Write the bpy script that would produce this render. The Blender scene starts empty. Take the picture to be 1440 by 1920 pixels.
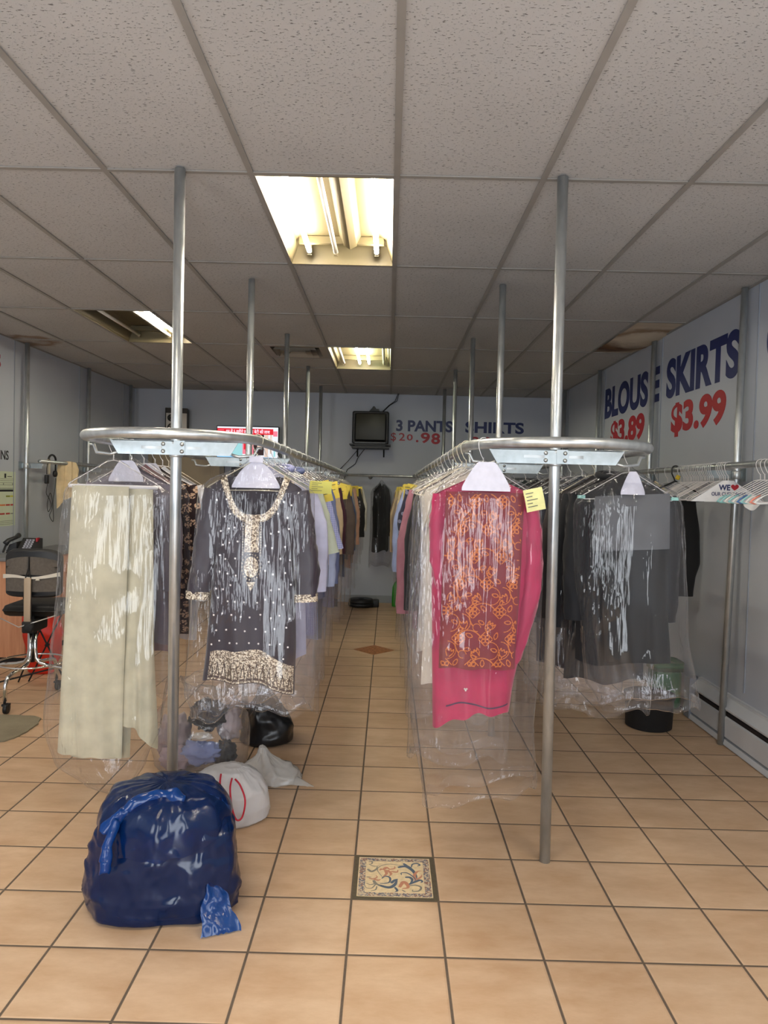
import bpy, math, random
import numpy as np
from mathutils import Vector, Matrix, noise

random.seed(7)
sc = bpy.context.scene
COL = sc.collection
PI = math.pi

# ------------------------------------------------------------------ camera, world, exposure
H = 2.859                      # ceiling height
XL, XR, YB, YF = -3.50, 2.22, 9.95, -0.8
FPX, PITCH, YAW, ROLL, HC = 1360.0, -0.0306, -0.0053, 0.0242, 1.5554
fwd = Vector((math.sin(YAW)*math.cos(PITCH), math.cos(YAW)*math.cos(PITCH), math.sin(PITCH)))
rt = fwd.cross(Vector((0, 0, 1))).normalized()
up = rt.cross(fwd)
rt2 = rt*math.cos(ROLL) + up*math.sin(ROLL)
up2 = -rt*math.sin(ROLL) + up*math.cos(ROLL)
cd = bpy.data.cameras.new('camera')
cam = bpy.data.objects.new('camera', cd)
COL.objects.link(cam)
m3 = Matrix((rt2, up2, -fwd)).transposed()
cam.matrix_world = Matrix.Translation((0, 0, HC)) @ m3.to_4x4()
cd.sensor_fit = 'VERTICAL'
cd.sensor_height = 24.0
cd.sensor_width = 18.0
cd.lens = 24.0*FPX/1920.0
cd.clip_start = 0.05
sc.camera = cam

WORLD_STRENGTH = 8.0
TUBE_STRENGTH = 110.0
sc.view_settings.view_transform = 'Standard'
sc.view_settings.look = 'None'
sc.view_settings.gamma = 1.0
sc.view_settings.use_curve_mapping = False
sc.view_settings.exposure = 0.0
w = bpy.data.worlds.new('daylight')
sc.world = w
w.use_nodes = True
wb = w.node_tree.nodes['Background']
wb.inputs[0].default_value = (0.94, 1.0, 1.07, 1)
wb.inputs[1].default_value = WORLD_STRENGTH
sc.cycles.transparent_max_bounces = 28
sc.cycles.max_bounces = 7
sc.cycles.diffuse_bounces = 4
sc.cycles.glossy_bounces = 4
sc.cycles.caustics_reflective = False
sc.cycles.caustics_refractive = False
sc.cycles.sample_clamp_indirect = 8.0

# portals in the shop-front openings (help daylight sampling; they give no light themselves)
for a_, b_, z0_ in ((-3.1, -1.75, 0.75), (-0.62, 0.42, 0.0), (1.15, 1.95, 0.75)):
    pl = bpy.data.lights.new('shop_front_portal', 'AREA')
    pl.shape = 'RECTANGLE'
    pl.size = b_-a_
    pl.size_y = 2.68-z0_
    pl.cycles.is_portal = True
    po = bpy.data.objects.new('shop_front_portal', pl)
    COL.objects.link(po)
    po.location = ((a_+b_)/2, YF+0.01, (2.68+z0_)/2)
    po.rotation_euler = (math.radians(90), 0, 0)      # faces +y, into the room

# ------------------------------------------------------------------ materials
def srgb(r, g, b):
    def f(c):
        c /= 255.0
        return c/12.92 if c <= 0.04045 else ((c+0.055)/1.055)**2.4
    return (f(r), f(g), f(b), 1.0)

class NT:
    def __init__(s, name):
        s.m = bpy.data.materials.new(name)
        s.m.use_nodes = True
        s.t = s.m.node_tree
        s.b = s.t.nodes['Principled BSDF']
        s.out = s.t.nodes['Material Output']
    def n(s, typ, **kw):
        x = s.t.nodes.new(typ)
        for k, v in kw.items():
            setattr(x, k, v)
        return x
    def l(s, a, b):
        s.t.links.new(a, b)
    def val(s, sock, v):
        if hasattr(v, 'is_linked') or hasattr(v, 'links'):
            s.l(v, sock)
        else:
            sock.default_value = v
    def math(s, op, a, b=0.0, c=None):
        x = s.n('ShaderNodeMath', operation=op)
        s.val(x.inputs[0], a)
        s.val(x.inputs[1], b)
        if c is not None:
            s.val(x.inputs[2], c)
        return x.outputs[0]
    def mixc(s, fac, a, b):
        x = s.n('ShaderNodeMix', data_type='RGBA')
        s.val(x.inputs[0], fac)
        s.val(x.inputs[6], a)
        s.val(x.inputs[7], b)
        return x.outputs[2]
    def obj(s, scale=(1, 1, 1), rot=(0, 0, 0)):
        tc = s.n('ShaderNodeTexCoord')
        mp = s.n('ShaderNodeMapping')
        mp.inputs['Scale'].default_value = scale
        mp.inputs['Rotation'].default_value = rot
        s.l(tc.outputs['Object'], mp.inputs[0])
        return mp.outputs[0]
    def noise(s, vec, scale=5.0, detail=3.0, rough=0.5, typ=None):
        x = s.n('ShaderNodeTexNoise')
        if typ:
            x.noise_type = typ
        x.inputs['Scale'].default_value = scale
        x.inputs['Detail'].default_value = detail
        x.inputs['Roughness'].default_value = rough
        s.l(vec, x.inputs['Vector'])
        return x.outputs[0]
    def ramp(s, fac, a, b, ca=(0, 0, 0, 1), cb=(1, 1, 1, 1)):
        x = s.n('ShaderNodeMapRange')
        s.val(x.inputs[0], fac)
        x.inputs[1].default_value = a
        x.inputs[2].default_value = b
        return x.outputs[0]
    def schlick(s, nrm, f0=0.045):
        g_ = s.n('ShaderNodeNewGeometry')
        d_ = s.n('ShaderNodeVectorMath', operation='DOT_PRODUCT')
        s.l(g_.outputs['Incoming'], d_.inputs[0]); s.l(nrm, d_.inputs[1])
        c_ = s.math('SUBTRACT', 1.0, s.math('MINIMUM', s.math('ABSOLUTE', d_.outputs['Value']), 1.0))
        return s.math('ADD', f0, s.math('MULTIPLY', s.math('POWER', c_, 5.0), 0.9-f0))
    def bump(s, h, strength=0.3, dist=0.01):
        x = s.n('ShaderNodeBump')
        x.inputs['Strength'].default_value = strength
        x.inputs['Distance'].default_value = dist
        s.val(x.inputs['Height'], h)
        return x.outputs[0]

def plain(name, c, rough=0.5, metal=0.0, nscale=None, namp=0.06, bump=0.0, spec=0.5, stretch=(1, 1, 1)):
    t = NT(name)
    t.b.inputs['Roughness'].default_value = rough
    t.b.inputs['Metallic'].default_value = metal
    t.b.inputs['Specular IOR Level'].default_value = spec
    if nscale:
        nz = t.noise(t.obj(stretch), nscale, 4.0)
        d = tuple(max(0.0, x*(1-namp*2)) for x in c[:3])+(1,)
        u = tuple(min(1.0, x*(1+namp*2)) for x in c[:3])+(1,)
        t.l(t.mixc(t.ramp(nz, 0.3, 0.7), d, u), t.b.inputs['Base Color'])
        if bump:
            t.l(t.bump(nz, bump, 0.005), t.b.inputs['Normal'])
    else:
        t.b.inputs['Base Color'].default_value = c
    return t.m

def emit(name, c, s):
    t = NT(name)
    t.b.inputs['Base Color'].default_value = (0, 0, 0, 1)
    t.b.inputs['Emission Color'].default_value = c
    t.b.inputs['Emission Strength'].default_value = s
    return t.m

_cl = {}
def cloth(name, c, rough=0.85, pattern=None, c2=None, sheen=0.06, pscale=1.0):
    """woven fabric: fine thread bump, faint mottling, optional print"""
    if name in _cl:
        return _cl[name]
    t = NT(name)
    t.b.inputs['Roughness'].default_value = rough
    t.b.inputs['Sheen Weight'].default_value = sheen
    v = t.obj()
    nz = t.noise(v, 14.0, 4.0)
    base = t.mixc(t.ramp(nz, 0.3, 0.7), tuple(x*0.88 for x in c[:3])+(1,), tuple(min(1, x*1.12) for x in c[:3])+(1,))
    if pattern:
        sep = t.n('ShaderNodeSeparateXYZ')
        t.l(v, sep.inputs[0])
        X, Z = sep.outputs[0], sep.outputs[2]
        if pattern == 'dots':
            cmb = t.n('ShaderNodeCombineXYZ')
            t.l(X, cmb.inputs[0]); t.l(Z, cmb.inputs[1])
            vo = t.n('ShaderNodeTexVoronoi')
            vo.voronoi_dimensions = '2D'
            vo.inputs['Scale'].default_value = 26*pscale
            t.l(cmb.outputs[0], vo.inputs['Vector'])
            k = t.math('LESS_THAN', vo.outputs['Distance'], 0.28)
            base = t.mixc(k, base, c2)
        elif pattern == 'flower':
            cmb = t.n('ShaderNodeCombineXYZ')
            t.l(X, cmb.inputs[0]); t.l(Z, cmb.inputs[1])
            vo = t.n('ShaderNodeTexVoronoi')
            vo.voronoi_dimensions = '2D'
            vo.inputs['Scale'].default_value = 17*pscale
            t.l(cmb.outputs[0], vo.inputs['Vector'])
            v2 = t.n('ShaderNodeTexVoronoi')
            v2.voronoi_dimensions = '2D'
            v2.inputs['Scale'].default_value = 62*pscale
            t.l(cmb.outputs[0], v2.inputs['Vector'])
            k = t.math('MULTIPLY', t.math('LESS_THAN', vo.outputs['Distance'], 0.40), t.math('LESS_THAN', v2.outputs['Distance'], 0.48))
            base = t.mixc(k, base, c2)
        elif pattern == 'gingham':
            gx = t.math('GREATER_THAN', t.math('FRACT', t.math('MULTIPLY', X, 110*pscale)), 0.5)
            gz = t.math('GREATER_THAN', t.math('FRACT', t.math('MULTIPLY', Z, 110*pscale)), 0.5)
            base = t.mixc(t.math('MULTIPLY', t.math('ADD', gx, gz), 0.5), base, c2)
        elif pattern == 'stripe':
            gx = t.math('GREATER_THAN', t.math('FRACT', t.math('MULTIPLY', X, 45*pscale)), 0.82)
            base = t.mixc(gx, base, c2)
    t.l(base, t.b.inputs['Base Color'])
    th = t.noise(t.obj((900, 900, 900)), 1.0, 1.0)
    t.l(t.bump(t.math('ADD', t.math('MULTIPLY', th, 0.15), nz), 0.15, 0.004), t.b.inputs['Normal'])
    _cl[name] = t.m
    return t.m

def film(name, tint=(0.97, 0.97, 0.98, 1), haze=0.05, hazec=(0.9, 0.9, 0.92, 1), rough=0.10, wr=1.0, boost=1.0, scale=(27, 27, 6)):
    """thin crinkled plastic sheet: see-through, with sharp creased reflections"""
    t = NT(name)
    t.t.nodes.remove(t.b)
    v = t.obj(scale)
    rid = t.noise(v, 1.0, 3.0, 0.55, 'RIDGED_MULTIFRACTAL')
    vo = t.n('ShaderNodeTexVoronoi')
    vo.inputs['Scale'].default_value = 1.0
    t.l(t.obj(tuple(2.4*k_ for k_ in scale)), vo.inputs['Vector'])
    patch = t.ramp(t.noise(t.obj((3.2, 3.2, 2.4)), 1.0, 2.0), 0.50, 0.60)
    h = t.math('ADD', t.math('MULTIPLY', t.math('POWER', t.math('MULTIPLY', rid, 0.72), 3.0), 0.85), t.math('MULTIPLY', t.math('MULTIPLY', vo.outputs['Distance'], patch), 0.75))
    streak = t.noise(t.obj((75, 75, 5)), 1.0, 2.0)
    h = t.math('ADD', h, t.math('MULTIPLY', streak, 0.13))
    bp = t.bump(h, 1.0*wr, 0.0115)
    fr = t.schlick(bp, 0.05)
    gl = t.n('ShaderNodeBsdfGlossy')
    gl.inputs['Roughness'].default_value = rough
    t.l(bp, gl.inputs['Normal'])
    tr = t.n('ShaderNodeBsdfTransparent')
    tr.inputs[0].default_value = tint
    di = t.n('ShaderNodeBsdfDiffuse')
    di.inputs[0].default_value = hazec
    t.l(bp, di.inputs['Normal'])
    tl = t.n('ShaderNodeBsdfTranslucent')
    tl.inputs[0].default_value = hazec
    hz = t.n('ShaderNodeMixShader')
    hz.inputs[0].default_value = 0.5
    t.l(di.outputs[0], hz.inputs[1]); t.l(tl.outputs[0], hz.inputs[2])
    m1 = t.n('ShaderNodeMixShader')
    gg = t.n('ShaderNodeNewGeometry')
    dp = t.n('ShaderNodeVectorMath', operation='DOT_PRODUCT')
    t.l(gg.outputs['Incoming'], dp.inputs[0]); t.l(bp, dp.inputs[1])
    gz = t.math('SUBTRACT', 1.0, t.math('MINIMUM', t.math('ABSOLUTE', dp.outputs['Value']), 1.0))
    t.l(t.math('ADD', haze, t.math('MULTIPLY', t.math('POWER', gz, 2.5), 0.12)), m1.inputs[0])
    t.l(tr.outputs[0], m1.inputs[1]); t.l(hz.outputs[0], m1.inputs[2])
    m2 = t.n('ShaderNodeMixShader')
    k = t.math('MINIMUM', t.math('MULTIPLY', fr, boost), 0.9)
    t.l(k, m2.inputs[0])
    t.l(m1.outputs[0], m2.inputs[1]); t.l(gl.outputs[0], m2.inputs[2])
    t.l(m2.outputs[0], t.out.inputs[0])
    return t.m

# ------------------------------------------------------------------ mesh builder
def smooth_path(cp, n=6):
    out = []
    for i in range(len(cp)-1):
        p0, p1, p2, p3 = (Vector(cp[max(i-1, 0)]), Vector(cp[i]), Vector(cp[i+1]), Vector(cp[min(i+2, len(cp)-1)]))
        for k in range(n):
            f = k/n
            out.append(0.5*((2*p1)+(p2-p0)*f+(2*p0-5*p1+4*p2-p3)*f*f+(3*p1-p0-3*p2+p3)*f**3))
    out.append(Vector(cp[-1]))
    return out

class MB:
    def __init__(s):
        s.v, s.f, s.mi, s.sm = [], [], [], []
    def add(s, vs, fs, mi=0, smooth=True):
        o = len(s.v)
        s.v += [tuple(p) for p in vs]
        for f in fs:
            s.f.append(tuple(i+o for i in f))
            s.mi.append(mi)
            s.sm.append(smooth)
    def box(s, x0, x1, y0, y1, z0, z1, mi=0, M=None):
        vs = [Vector(p) for p in ((x0, y0, z0), (x1, y0, z0), (x1, y1, z0), (x0, y1, z0), (x0, y0, z1), (x1, y0, z1), (x1, y1, z1), (x0, y1, z1))]
        if M:
            vs = [M @ p for p in vs]
        s.add(vs, [(3, 2, 1, 0), (4, 5, 6, 7), (0, 1, 5, 4), (1, 2, 6, 5), (2, 3, 7, 6), (3, 0, 4, 7)], mi, False)
    def rbox(s, x0, x1, y0, y1, z0, z1, r=0.01, mi=0, M=None, n=3):
        """box with rounded vertical edges and softened top/bottom"""
        rings = []
        def loop(ins, z):
            pts = []
            rr = max(r-ins, 0.0005)
            for cx, cy, a0 in ((x1-r, y1-r, 0), (x0+r, y1-r, 90), (x0+r, y0+r, 180), (x1-r, y0+r, 270)):
                for k in range(n+1):
                    a = math.radians(a0+90*k/n)
                    pts.append((cx+rr*math.cos(a), cy+rr*math.sin(a), z))
            return pts
        for k in range(3):
            a = k/2*PI/2
            rings.append(loop(r*(1-math.sin(a)), z0+r*(1-math.cos(a))))
        for k in range(3):
            a = (2-k)/2*PI/2
            rings.append(loop(r*(1-math.sin(a)), z1-r*(1-math.cos(a))))
        if M:
            rings = [[M @ Vector(p) for p in q] for q in rings]
        s.loft(rings, mi=mi, cap0=True, cap1=True)
    def loft(s, rings, mi=0, cap0=False, cap1=False, closed=True, smooth=True):
        n = len(rings[0])
        vs = [p for r in rings for p in r]
        fs = []
        for i in range(len(rings)-1):
            for j in range(n if closed else n-1):
                k = (j+1) % n
                fs.append((i*n+j, i*n+k, (i+1)*n+k, (i+1)*n+j))
        if cap0:
            fs.append(tuple(range(n-1, -1, -1)))
        if cap1:
            fs.append(tuple((len(rings)-1)*n+j for j in range(n)))
        s.add(vs, fs, mi, smooth)
    def tube(s, pts, r, n=8, closed=False, mi=0, caps=True):
        P = [Vector(p) for p in pts]
        L = len(P)
        rs = r if isinstance(r, (list, tuple)) else [r]*L
        T = []
        for i in range(L):
            if closed:
                d = P[(i+1) % L]-P[i-1]
            else:
                d = P[min(i+1, L-1)]-P[max(i-1, 0)]
            T.append(d.normalized())
        a = Vector((0, 0, 1)) if abs(T[0].z) < 0.9 else Vector((1, 0, 0))
        N = (a-T[0]*a.dot(T[0])).normalized()
        rings = []
        for i in range(L):
            N = (N-T[i]*N.dot(T[i])).normalized()
            B = T[i].cross(N)
            rings.append([P[i]+(N*math.cos(2*PI*k/n)+B*math.sin(2*PI*k/n))*rs[i] for k in range(n)])
        if closed:
            rings.append(rings[0])
        s.loft(rings, mi, caps and not closed, caps and not closed)
    def cyl(s, p0, p1, r, n=16, mi=0, r1=None):
        s.tube([p0, p1], [r, r if r1 is None else r1], n, mi=mi)
    def lathe(s, prof, c=(0, 0, 0), n=32, mi=0, axis='z'):
        rings = []
        for r, h in prof:
            ring = []
            for k in range(n):
                a = 2*PI*k/n
                if axis == 'z':
                    ring.append((c[0]+r*math.cos(a), c[1]+r*math.sin(a), c[2]+h))
                elif axis == 'y':
                    ring.append((c[0]+r*math.cos(a), c[1]-h, c[2]+r*math.sin(a)))
                else:
                    ring.append((c[0]+h, c[1]+r*math.cos(a), c[2]+r*math.sin(a)))
            rings.append(ring)
        s.loft(rings, mi, True, True)
    def grid(s, fn, nu, nv, mi=0, smooth=True):
        vs = [fn(i/nu, j/nv) for j in range(nv+1) for i in range(nu+1)]
        fs = [(j*(nu+1)+i, j*(nu+1)+i+1, (j+1)*(nu+1)+i+1, (j+1)*(nu+1)+i) for j in range(nv) for i in range(nu)]
        s.add(vs, fs, mi, smooth)
    def prism(s, pts, d, mi=0, M=None):
        """polygon (list of 3D points) extruded by vector d"""
        d = Vector(d)
        a = [Vector(p) for p in pts]
        b = [p+d for p in a]
        n = len(a)
        vs = a+b
        if M:
            vs = [M @ p for p in vs]
        fs = [tuple(range(n-1, -1, -1)), tuple(range(n, 2*n))]+[(i, (i+1) % n, n+(i+1) % n, n+i) for i in range(n)]
        s.add(vs, fs, mi, False)
    def mesh(s, name, mats):
        me = bpy.data.meshes.new(name)
        me.from_pydata(s.v, [], s.f)
        me.update()
        if not isinstance(mats, (list, tuple)):
            mats = [mats]
        for m in mats:
            me.materials.append(m)
        me.polygons.foreach_set('material_index', s.mi)
        me.polygons.foreach_set('use_smooth', s.sm)
        return me
    def build(s, name, mats, parent=None, label=None):
        o = bpy.data.objects.new(name, s.mesh(name, mats))
        COL.objects.link(o)
        if parent:
            o.parent = parent
        if label:
            o['label'] = label
        return o

def tag(o, label, cat, group=None):
    o['label'] = label
    o['category'] = cat
    if group:
        o['group'] = group
    return o

def thing(name, label, cat, loc=(0, 0, 0), rz=0.0, group=None):
    o = bpy.data.objects.new(name, None)
    o.empty_display_size = 0.05
    COL.objects.link(o)
    o.location = loc
    o.rotation_euler = (0, 0, rz)
    return tag(o, label, cat, group)

def struct(o):
    o['kind'] = 'structure'
    return o

def nz(x, y, z, s=1.0):
    return noise.noise(Vector((x*s, y*s, z*s)))

def text_mb(body, mi=0, bold=0.0, spacing=1.0):
    cu = bpy.data.curves.new('txt', 'FONT')
    cu.body = body
    cu.size = 1.0
    cu.extrude = 0.0
    cu.offset = bold
    cu.space_character = spacing
    cu.resolution_u = 6
    ob = bpy.data.objects.new('txt', cu)
    COL.objects.link(ob)
    dg = bpy.context.evaluated_depsgraph_get()
    dg.update()
    me = bpy.data.meshes.new_from_object(ob.evaluated_get(dg))
    vs = [tuple(v.co) for v in me.vertices]
    fs = [tuple(p.vertices) for p in me.polygons]
    bpy.data.objects.remove(ob)
    bpy.data.curves.remove(cu)
    bpy.data.meshes.remove(me)
    return vs, fs

def lettering(mb, body, o, ux, uy, w_, h_, th=0.0015, bold=0.02, mi=0, spacing=1.0, shear=0.0):
    """solid letters fitted in a w x h box with lower-left corner o, right axis ux, up axis uy"""
    vs, fs = text_mb(body, bold=bold, spacing=spacing)
    xs = [v[0] for v in vs]; ys = [v[1] for v in vs]
    x0, x1, y0, y1 = min(xs), max(xs), min(ys), max(ys)
    ux, uy = Vector(ux), Vector(uy)
    nrm = ux.cross(uy)
    o = Vector(o)
    P = []
    for v in vs:
        b = (v[1]-y0)/(y1-y0)*h_
        a = (v[0]-x0)/(x1-x0)*w_+shear*b
        P.append(o+ux*a+uy*b+nrm*th)
    mb.add(P, fs, mi, False)
    # rim so that the letters have real thickness
    edges = {}
    for f in fs:
        for i in range(len(f)):
            a, b = f[i], f[(i+1) % len(f)]
            edges[(a, b)] = edges.get((a, b), 0)+1
    rim = [e for e in edges if (e[1], e[0]) not in edges]
    Q, F = [], []
    for a, b in rim:
        k = len(Q)
        Q += [P[a], P[b], P[b]-nrm*th, P[a]-nrm*th]
        F.append((k+3, k+2, k+1, k))
    mb.add(Q, F, mi, False)

# ------------------------------------------------------------------ shared materials
galv = NT('galvanised_steel')
_v = galv.obj((1, 1, 0.35))
_n = galv.noise(_v, 26.0, 4.0)
galv.l(galv.mixc(galv.ramp(_n, 0.3, 0.7), (0.42, 0.45, 0.46, 1), (0.58, 0.61, 0.62, 1)), galv.b.inputs['Base Color'])
galv.b.inputs['Metallic'].default_value = 0.8
galv.l(galv.math('ADD', galv.math('MULTIPLY', _n, 0.2), 0.24), galv.b.inputs['Roughness'])
GALV = galv.m
PLATE = plain('bright_zinc_plate', (0.42, 0.47, 0.49, 1), 0.42, 0.85, 30, 0.05)
CHROME = plain('chrome', (0.75, 0.75, 0.74, 1), 0.12, 1.0)
DKSTEEL = plain('dark_slot', (0.05, 0.05, 0.05, 1), 0.6)
BOLT = plain('bolt_zinc', (0.45, 0.47, 0.47, 1), 0.35, 1.0)
WIRE = plain('white_enamel_wire', (0.72, 0.71, 0.72, 1), 0.35)
WIRE_GOLD = plain('brassy_wire', (0.75, 0.68, 0.52, 1), 0.35)
PAPER_W = plain('white_paper_guard', (0.58, 0.58, 0.68, 1), 0.7, nscale=40, namp=0.03)
TICKET_Y = plain('yellow_ticket_paper', srgb(226, 205, 88), 0.8, nscale=30, namp=0.05)
TICKET_G = plain('pale_green_ticket_paper', srgb(214, 212, 150), 0.8, nscale=30, namp=0.04)
TICKET_P = plain('pink_ticket_paper', srgb(232, 160, 145), 0.8, nscale=30, namp=0.05)
INK = plain('grey_ink', (0.10, 0.10, 0.09, 1), 0.8)
FILM = film('clear_garment_film', boost=1.0, haze=0.019, rough=0.035, wr=1.1)
FILM_FAR = film('clear_garment_film_soft', boost=0.9, haze=0.02, rough=0.06)
BLACKP = plain('black_plastic', (0.009, 0.009, 0.010, 1), 0.5, nscale=20)
BLACKM = plain('black_matt', (0.010, 0.010, 0.011, 1), 0.75, nscale=20)
NAVY_VINYL = plain('navy_vinyl', srgb(22, 36, 92), 0.45)
RED_VINYL = plain('red_vinyl', srgb(168, 18, 34), 0.45)

# ------------------------------------------------------------------ room shell
S, OX, OY = 0.3302, -0.1023, 2.7056           # floor tile module and origin
CX, CY, CW, CL = 0.0042, 3.0648, 0.6096, 1.2192   # ceiling grid

t = NT('floor_tile')
tc = t.n('ShaderNodeTexCoord')
sep = t.n('ShaderNodeSeparateXYZ')
t.l(tc.outputs['Object'], sep.inputs[0])
u = t.math('DIVIDE', t.math('SUBTRACT', sep.outputs[0], OX), S)
v = t.math('DIVIDE', t.math('SUBTRACT', sep.outputs[1], OY), S)
fu, fv = t.math('FRACT', t.math('ADD', u, 100.0)), t.math('FRACT', t.math('ADD', v, 100.0))
du = t.math('MINIMUM', fu, t.math('SUBTRACT', 1.0, fu))
dv = t.math('MINIMUM', fv, t.math('SUBTRACT', 1.0, fv))
d = t.math('MINIMUM', du, dv)
tile = t.ramp(d, 0.010, 0.017)
cmb = t.n('ShaderNodeCombineXYZ')
t.l(t.math('FLOOR', t.math('ADD', u, 100.0)), cmb.inputs[0])
t.l(t.math('FLOOR', t.math('ADD', v, 100.0)), cmb.inputs[1])
wn = t.n('ShaderNodeTexWhiteNoise')
t.l(cmb.outputs[0], wn.inputs['Vector'])
va = t.n('ShaderNodeVectorMath', operation='ADD')
t.l(tc.outputs['Object'], va.inputs[0])
vs_ = t.n('ShaderNodeVectorMath', operation='SCALE')
t.l(wn.outputs['Color'], vs_.inputs[0]); vs_.inputs['Scale'].default_value = 7.0
t.l(vs_.outputs[0], va.inputs[1])
st = t.n('ShaderNodeMapping'); st.inputs['Scale'].default_value = (0.45, 1.0, 1.0)
t.l(va.outputs[0], st.inputs[0])
n1 = t.noise(st.outputs[0], 9.0, 5.0, 0.6)
n2 = t.noise(st.outputs[0], 45.0, 4.0, 0.7)
ca = t.mixc(t.ramp(n1, 0.32, 0.68), srgb(188, 153, 119), srgb(211, 181, 150))
ca = t.mixc(t.math('MULTIPLY', t.ramp(n2, 0.45, 0.75), 0.22), ca, srgb(180, 138, 100))
ca = t.mixc(t.math('MULTIPLY', wn.outputs['Value'], 0.12), ca, srgb(234, 206, 174))
gr = t.mixc(t.ramp(n2, 0.3, 0.7), srgb(86, 72, 60), srgb(104, 90, 76))
t.l(t.mixc(tile, gr, ca), t.b.inputs['Base Color'])
t.l(t.math('ADD', t.math('MULTIPLY', tile, -0.42), t.math('ADD', 0.82, t.math('MULTIPLY', n1, 0.12))), t.b.inputs['Roughness'])
pil = t.ramp(d, 0.008, 0.032)
t.l(t.bump(t.math('ADD', pil, t.math('MULTIPLY', n2, 0.04)), 0.5, 0.003), t.b.inputs['Normal'])
FLOOR_M = t.m

mb = MB()
mb.box(XL-0.1, XR+0.1, YF-0.1, YB+0.1, -0.1, 0.0)
floor = struct(mb.build('floor', FLOOR_M))

# wall paint
t = NT('wall_paint')
v = t.obj()
a = t.noise(v, 1.3, 3.0)
b = t.noise(v, 160.0, 2.0)
t.l(t.mixc(t.ramp(a, 0.3, 0.7), srgb(174, 180, 190), srgb(184, 189, 198)), t.b.inputs['Base Color'])
t.b.inputs['Roughness'].default_value = 0.42
t.l(t.bump(b, 0.08, 0.002), t.b.inputs['Normal'])
WALL_M = t.m
TRIM_M = plain('white_trim_paint', (0.66, 0.66, 0.66, 1), 0.4, nscale=8, namp=0.03)
def slab(name, x0, x1, y0, y1, z0, z1, m=WALL_M):
    q = MB(); q.box(x0, x1, y0, y1, z0, z1)
    return struct(q.build(name, m))
slab('wall_left', XL-0.1, XL, YF-0.1, YB+0.1, 0, H+0.2)
slab('wall_right', XR, XR+0.1, YF-0.1, YB+0.1, 0, H+0.2)
slab('wall_back', XL, XR, YB, YB+0.1, 0, H+0.2)
OPEN = [(-3.1, -1.75), (-0.62, 0.42), (1.15, 1.95)]      # unseen window, door, window; wide piers shaped to give streaky film highlights
SILL, HEAD = 0.75, 2.68
q = MB()
q.box(XL, XR, YF-0.1, YF, HEAD, H+0.2)
xs_ = [XL]+[v for o_ in OPEN for v in o_]+[XR]
for k in range(0, len(xs_), 2):
    q.box(xs_[k], xs_[k+1], YF-0.1, YF, 0, HEAD)
for k, (a_, b_) in enumerate(OPEN):
    if k != 1:
        q.box(a_, b_, YF-0.1, YF, 0, SILL)
struct(q.build('wall_front', WALL_M))
ALU = plain('shop_front_aluminium', (0.5, 0.5, 0.5, 1), 0.4, 0.8)
for k, (a_, b_) in enumerate(OPEN):
    q = MB()
    z0_ = SILL if k != 1 else 0.0
    for x in (a_, b_-0.05):
        q.box(x, x+0.05, YF-0.08, YF-0.02, z0_, HEAD)
    for z in (z0_, 2.05, HEAD-0.05):
        q.box(a_, b_, YF-0.075, YF-0.025, z, z+0.05)
    struct(q.build('door_2' if k == 1 else 'window_%d' % (1 if k == 0 else 2), ALU))

slab('baseboard_back', XL+0.002, XR-0.002, YB-0.012, YB-0.0005, 0, 0.10, plain('grey_baseboard', srgb(150, 155, 160), 0.5))
slab('baseboard_left', XL+0.0005, XL+0.012, YF+0.01, YB-0.015, 0, 0.10, plain('grey_baseboard_left', srgb(150, 155, 160), 0.5))
# left wall: sheet joints; right wall: darker strips painted in for the posts' shadows
PJ = plain('joint_shadow_paint', srgb(140, 146, 156), 0.5)
k = 1
for y in (4.44, 5.99, 7.55, 9.05):
    slab('joint_shadow_strip_%d' % k, XR-0.006, XR-0.0005, y-0.004, y+0.004, 0.36, H-0.002, PJ); k += 1
for y in (6.75, 8.17, 9.52):
    slab('joint_shadow_strip_%d' % k, XL+0.0005, XL+0.006, y-0.004, y+0.004, 0.10, H-0.002, PJ); k += 1

# ceiling: lay-in tiles, T-bars
t = NT('ceiling_tile')
v = t.obj((1, 1, 1))
f1 = t.noise(t.obj((60, 150, 60)), 1.0, 3.0, 0.6)
f2 = t.noise(t.obj((220, 220, 220)), 1.0, 2.0, 0.5)
fis = t.ramp(f1, 0.62, 0.66)
pin = t.ramp(f2, 0.70, 0.74)
hole = t.math('MAXIMUM', fis, t.math('MULTIPLY', pin, 0.6))
big = t.noise(v, 1.6, 3.0)
base = t.mixc(t.ramp(big, 0.3, 0.7), srgb(182, 181, 179), srgb(190, 189, 187))
# brown water stain by the left wall
sp = t.n('ShaderNodeVectorMath', operation='DISTANCE')
t.l(v, sp.inputs[0]); sp.inputs[1].default_value = (-3.36, 6.80, H)
dd = t.math('ADD', sp.outputs['Value'], t.math('MULTIPLY', t.math('SUBTRACT', t.noise(v, 7.0, 4.0), 0.5), 0.35))
ring = t.math('SUBTRACT', t.ramp(dd, 0.30, 0.20), t.math('MULTIPLY', t.ramp(dd, 0.18, 0.06), 0.7))
base = t.mixc(t.math('MULTIPLY', ring, 0.75), base, srgb(128, 96, 62))
t.l(t.mixc(t.math('MULTIPLY', hole, 0.8), base, srgb(92, 84, 80)), t.b.inputs['Base Color'])
t.b.inputs['Roughness'].default_value = 0.95
t.b.inputs['Specular IOR Level'].default_value = 0.15
t.l(t.bump(t.math('MULTIPLY', hole, -1.0), 0.8, 0.004), t.b.inputs['Normal'])
TILE_M = t.m

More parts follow.
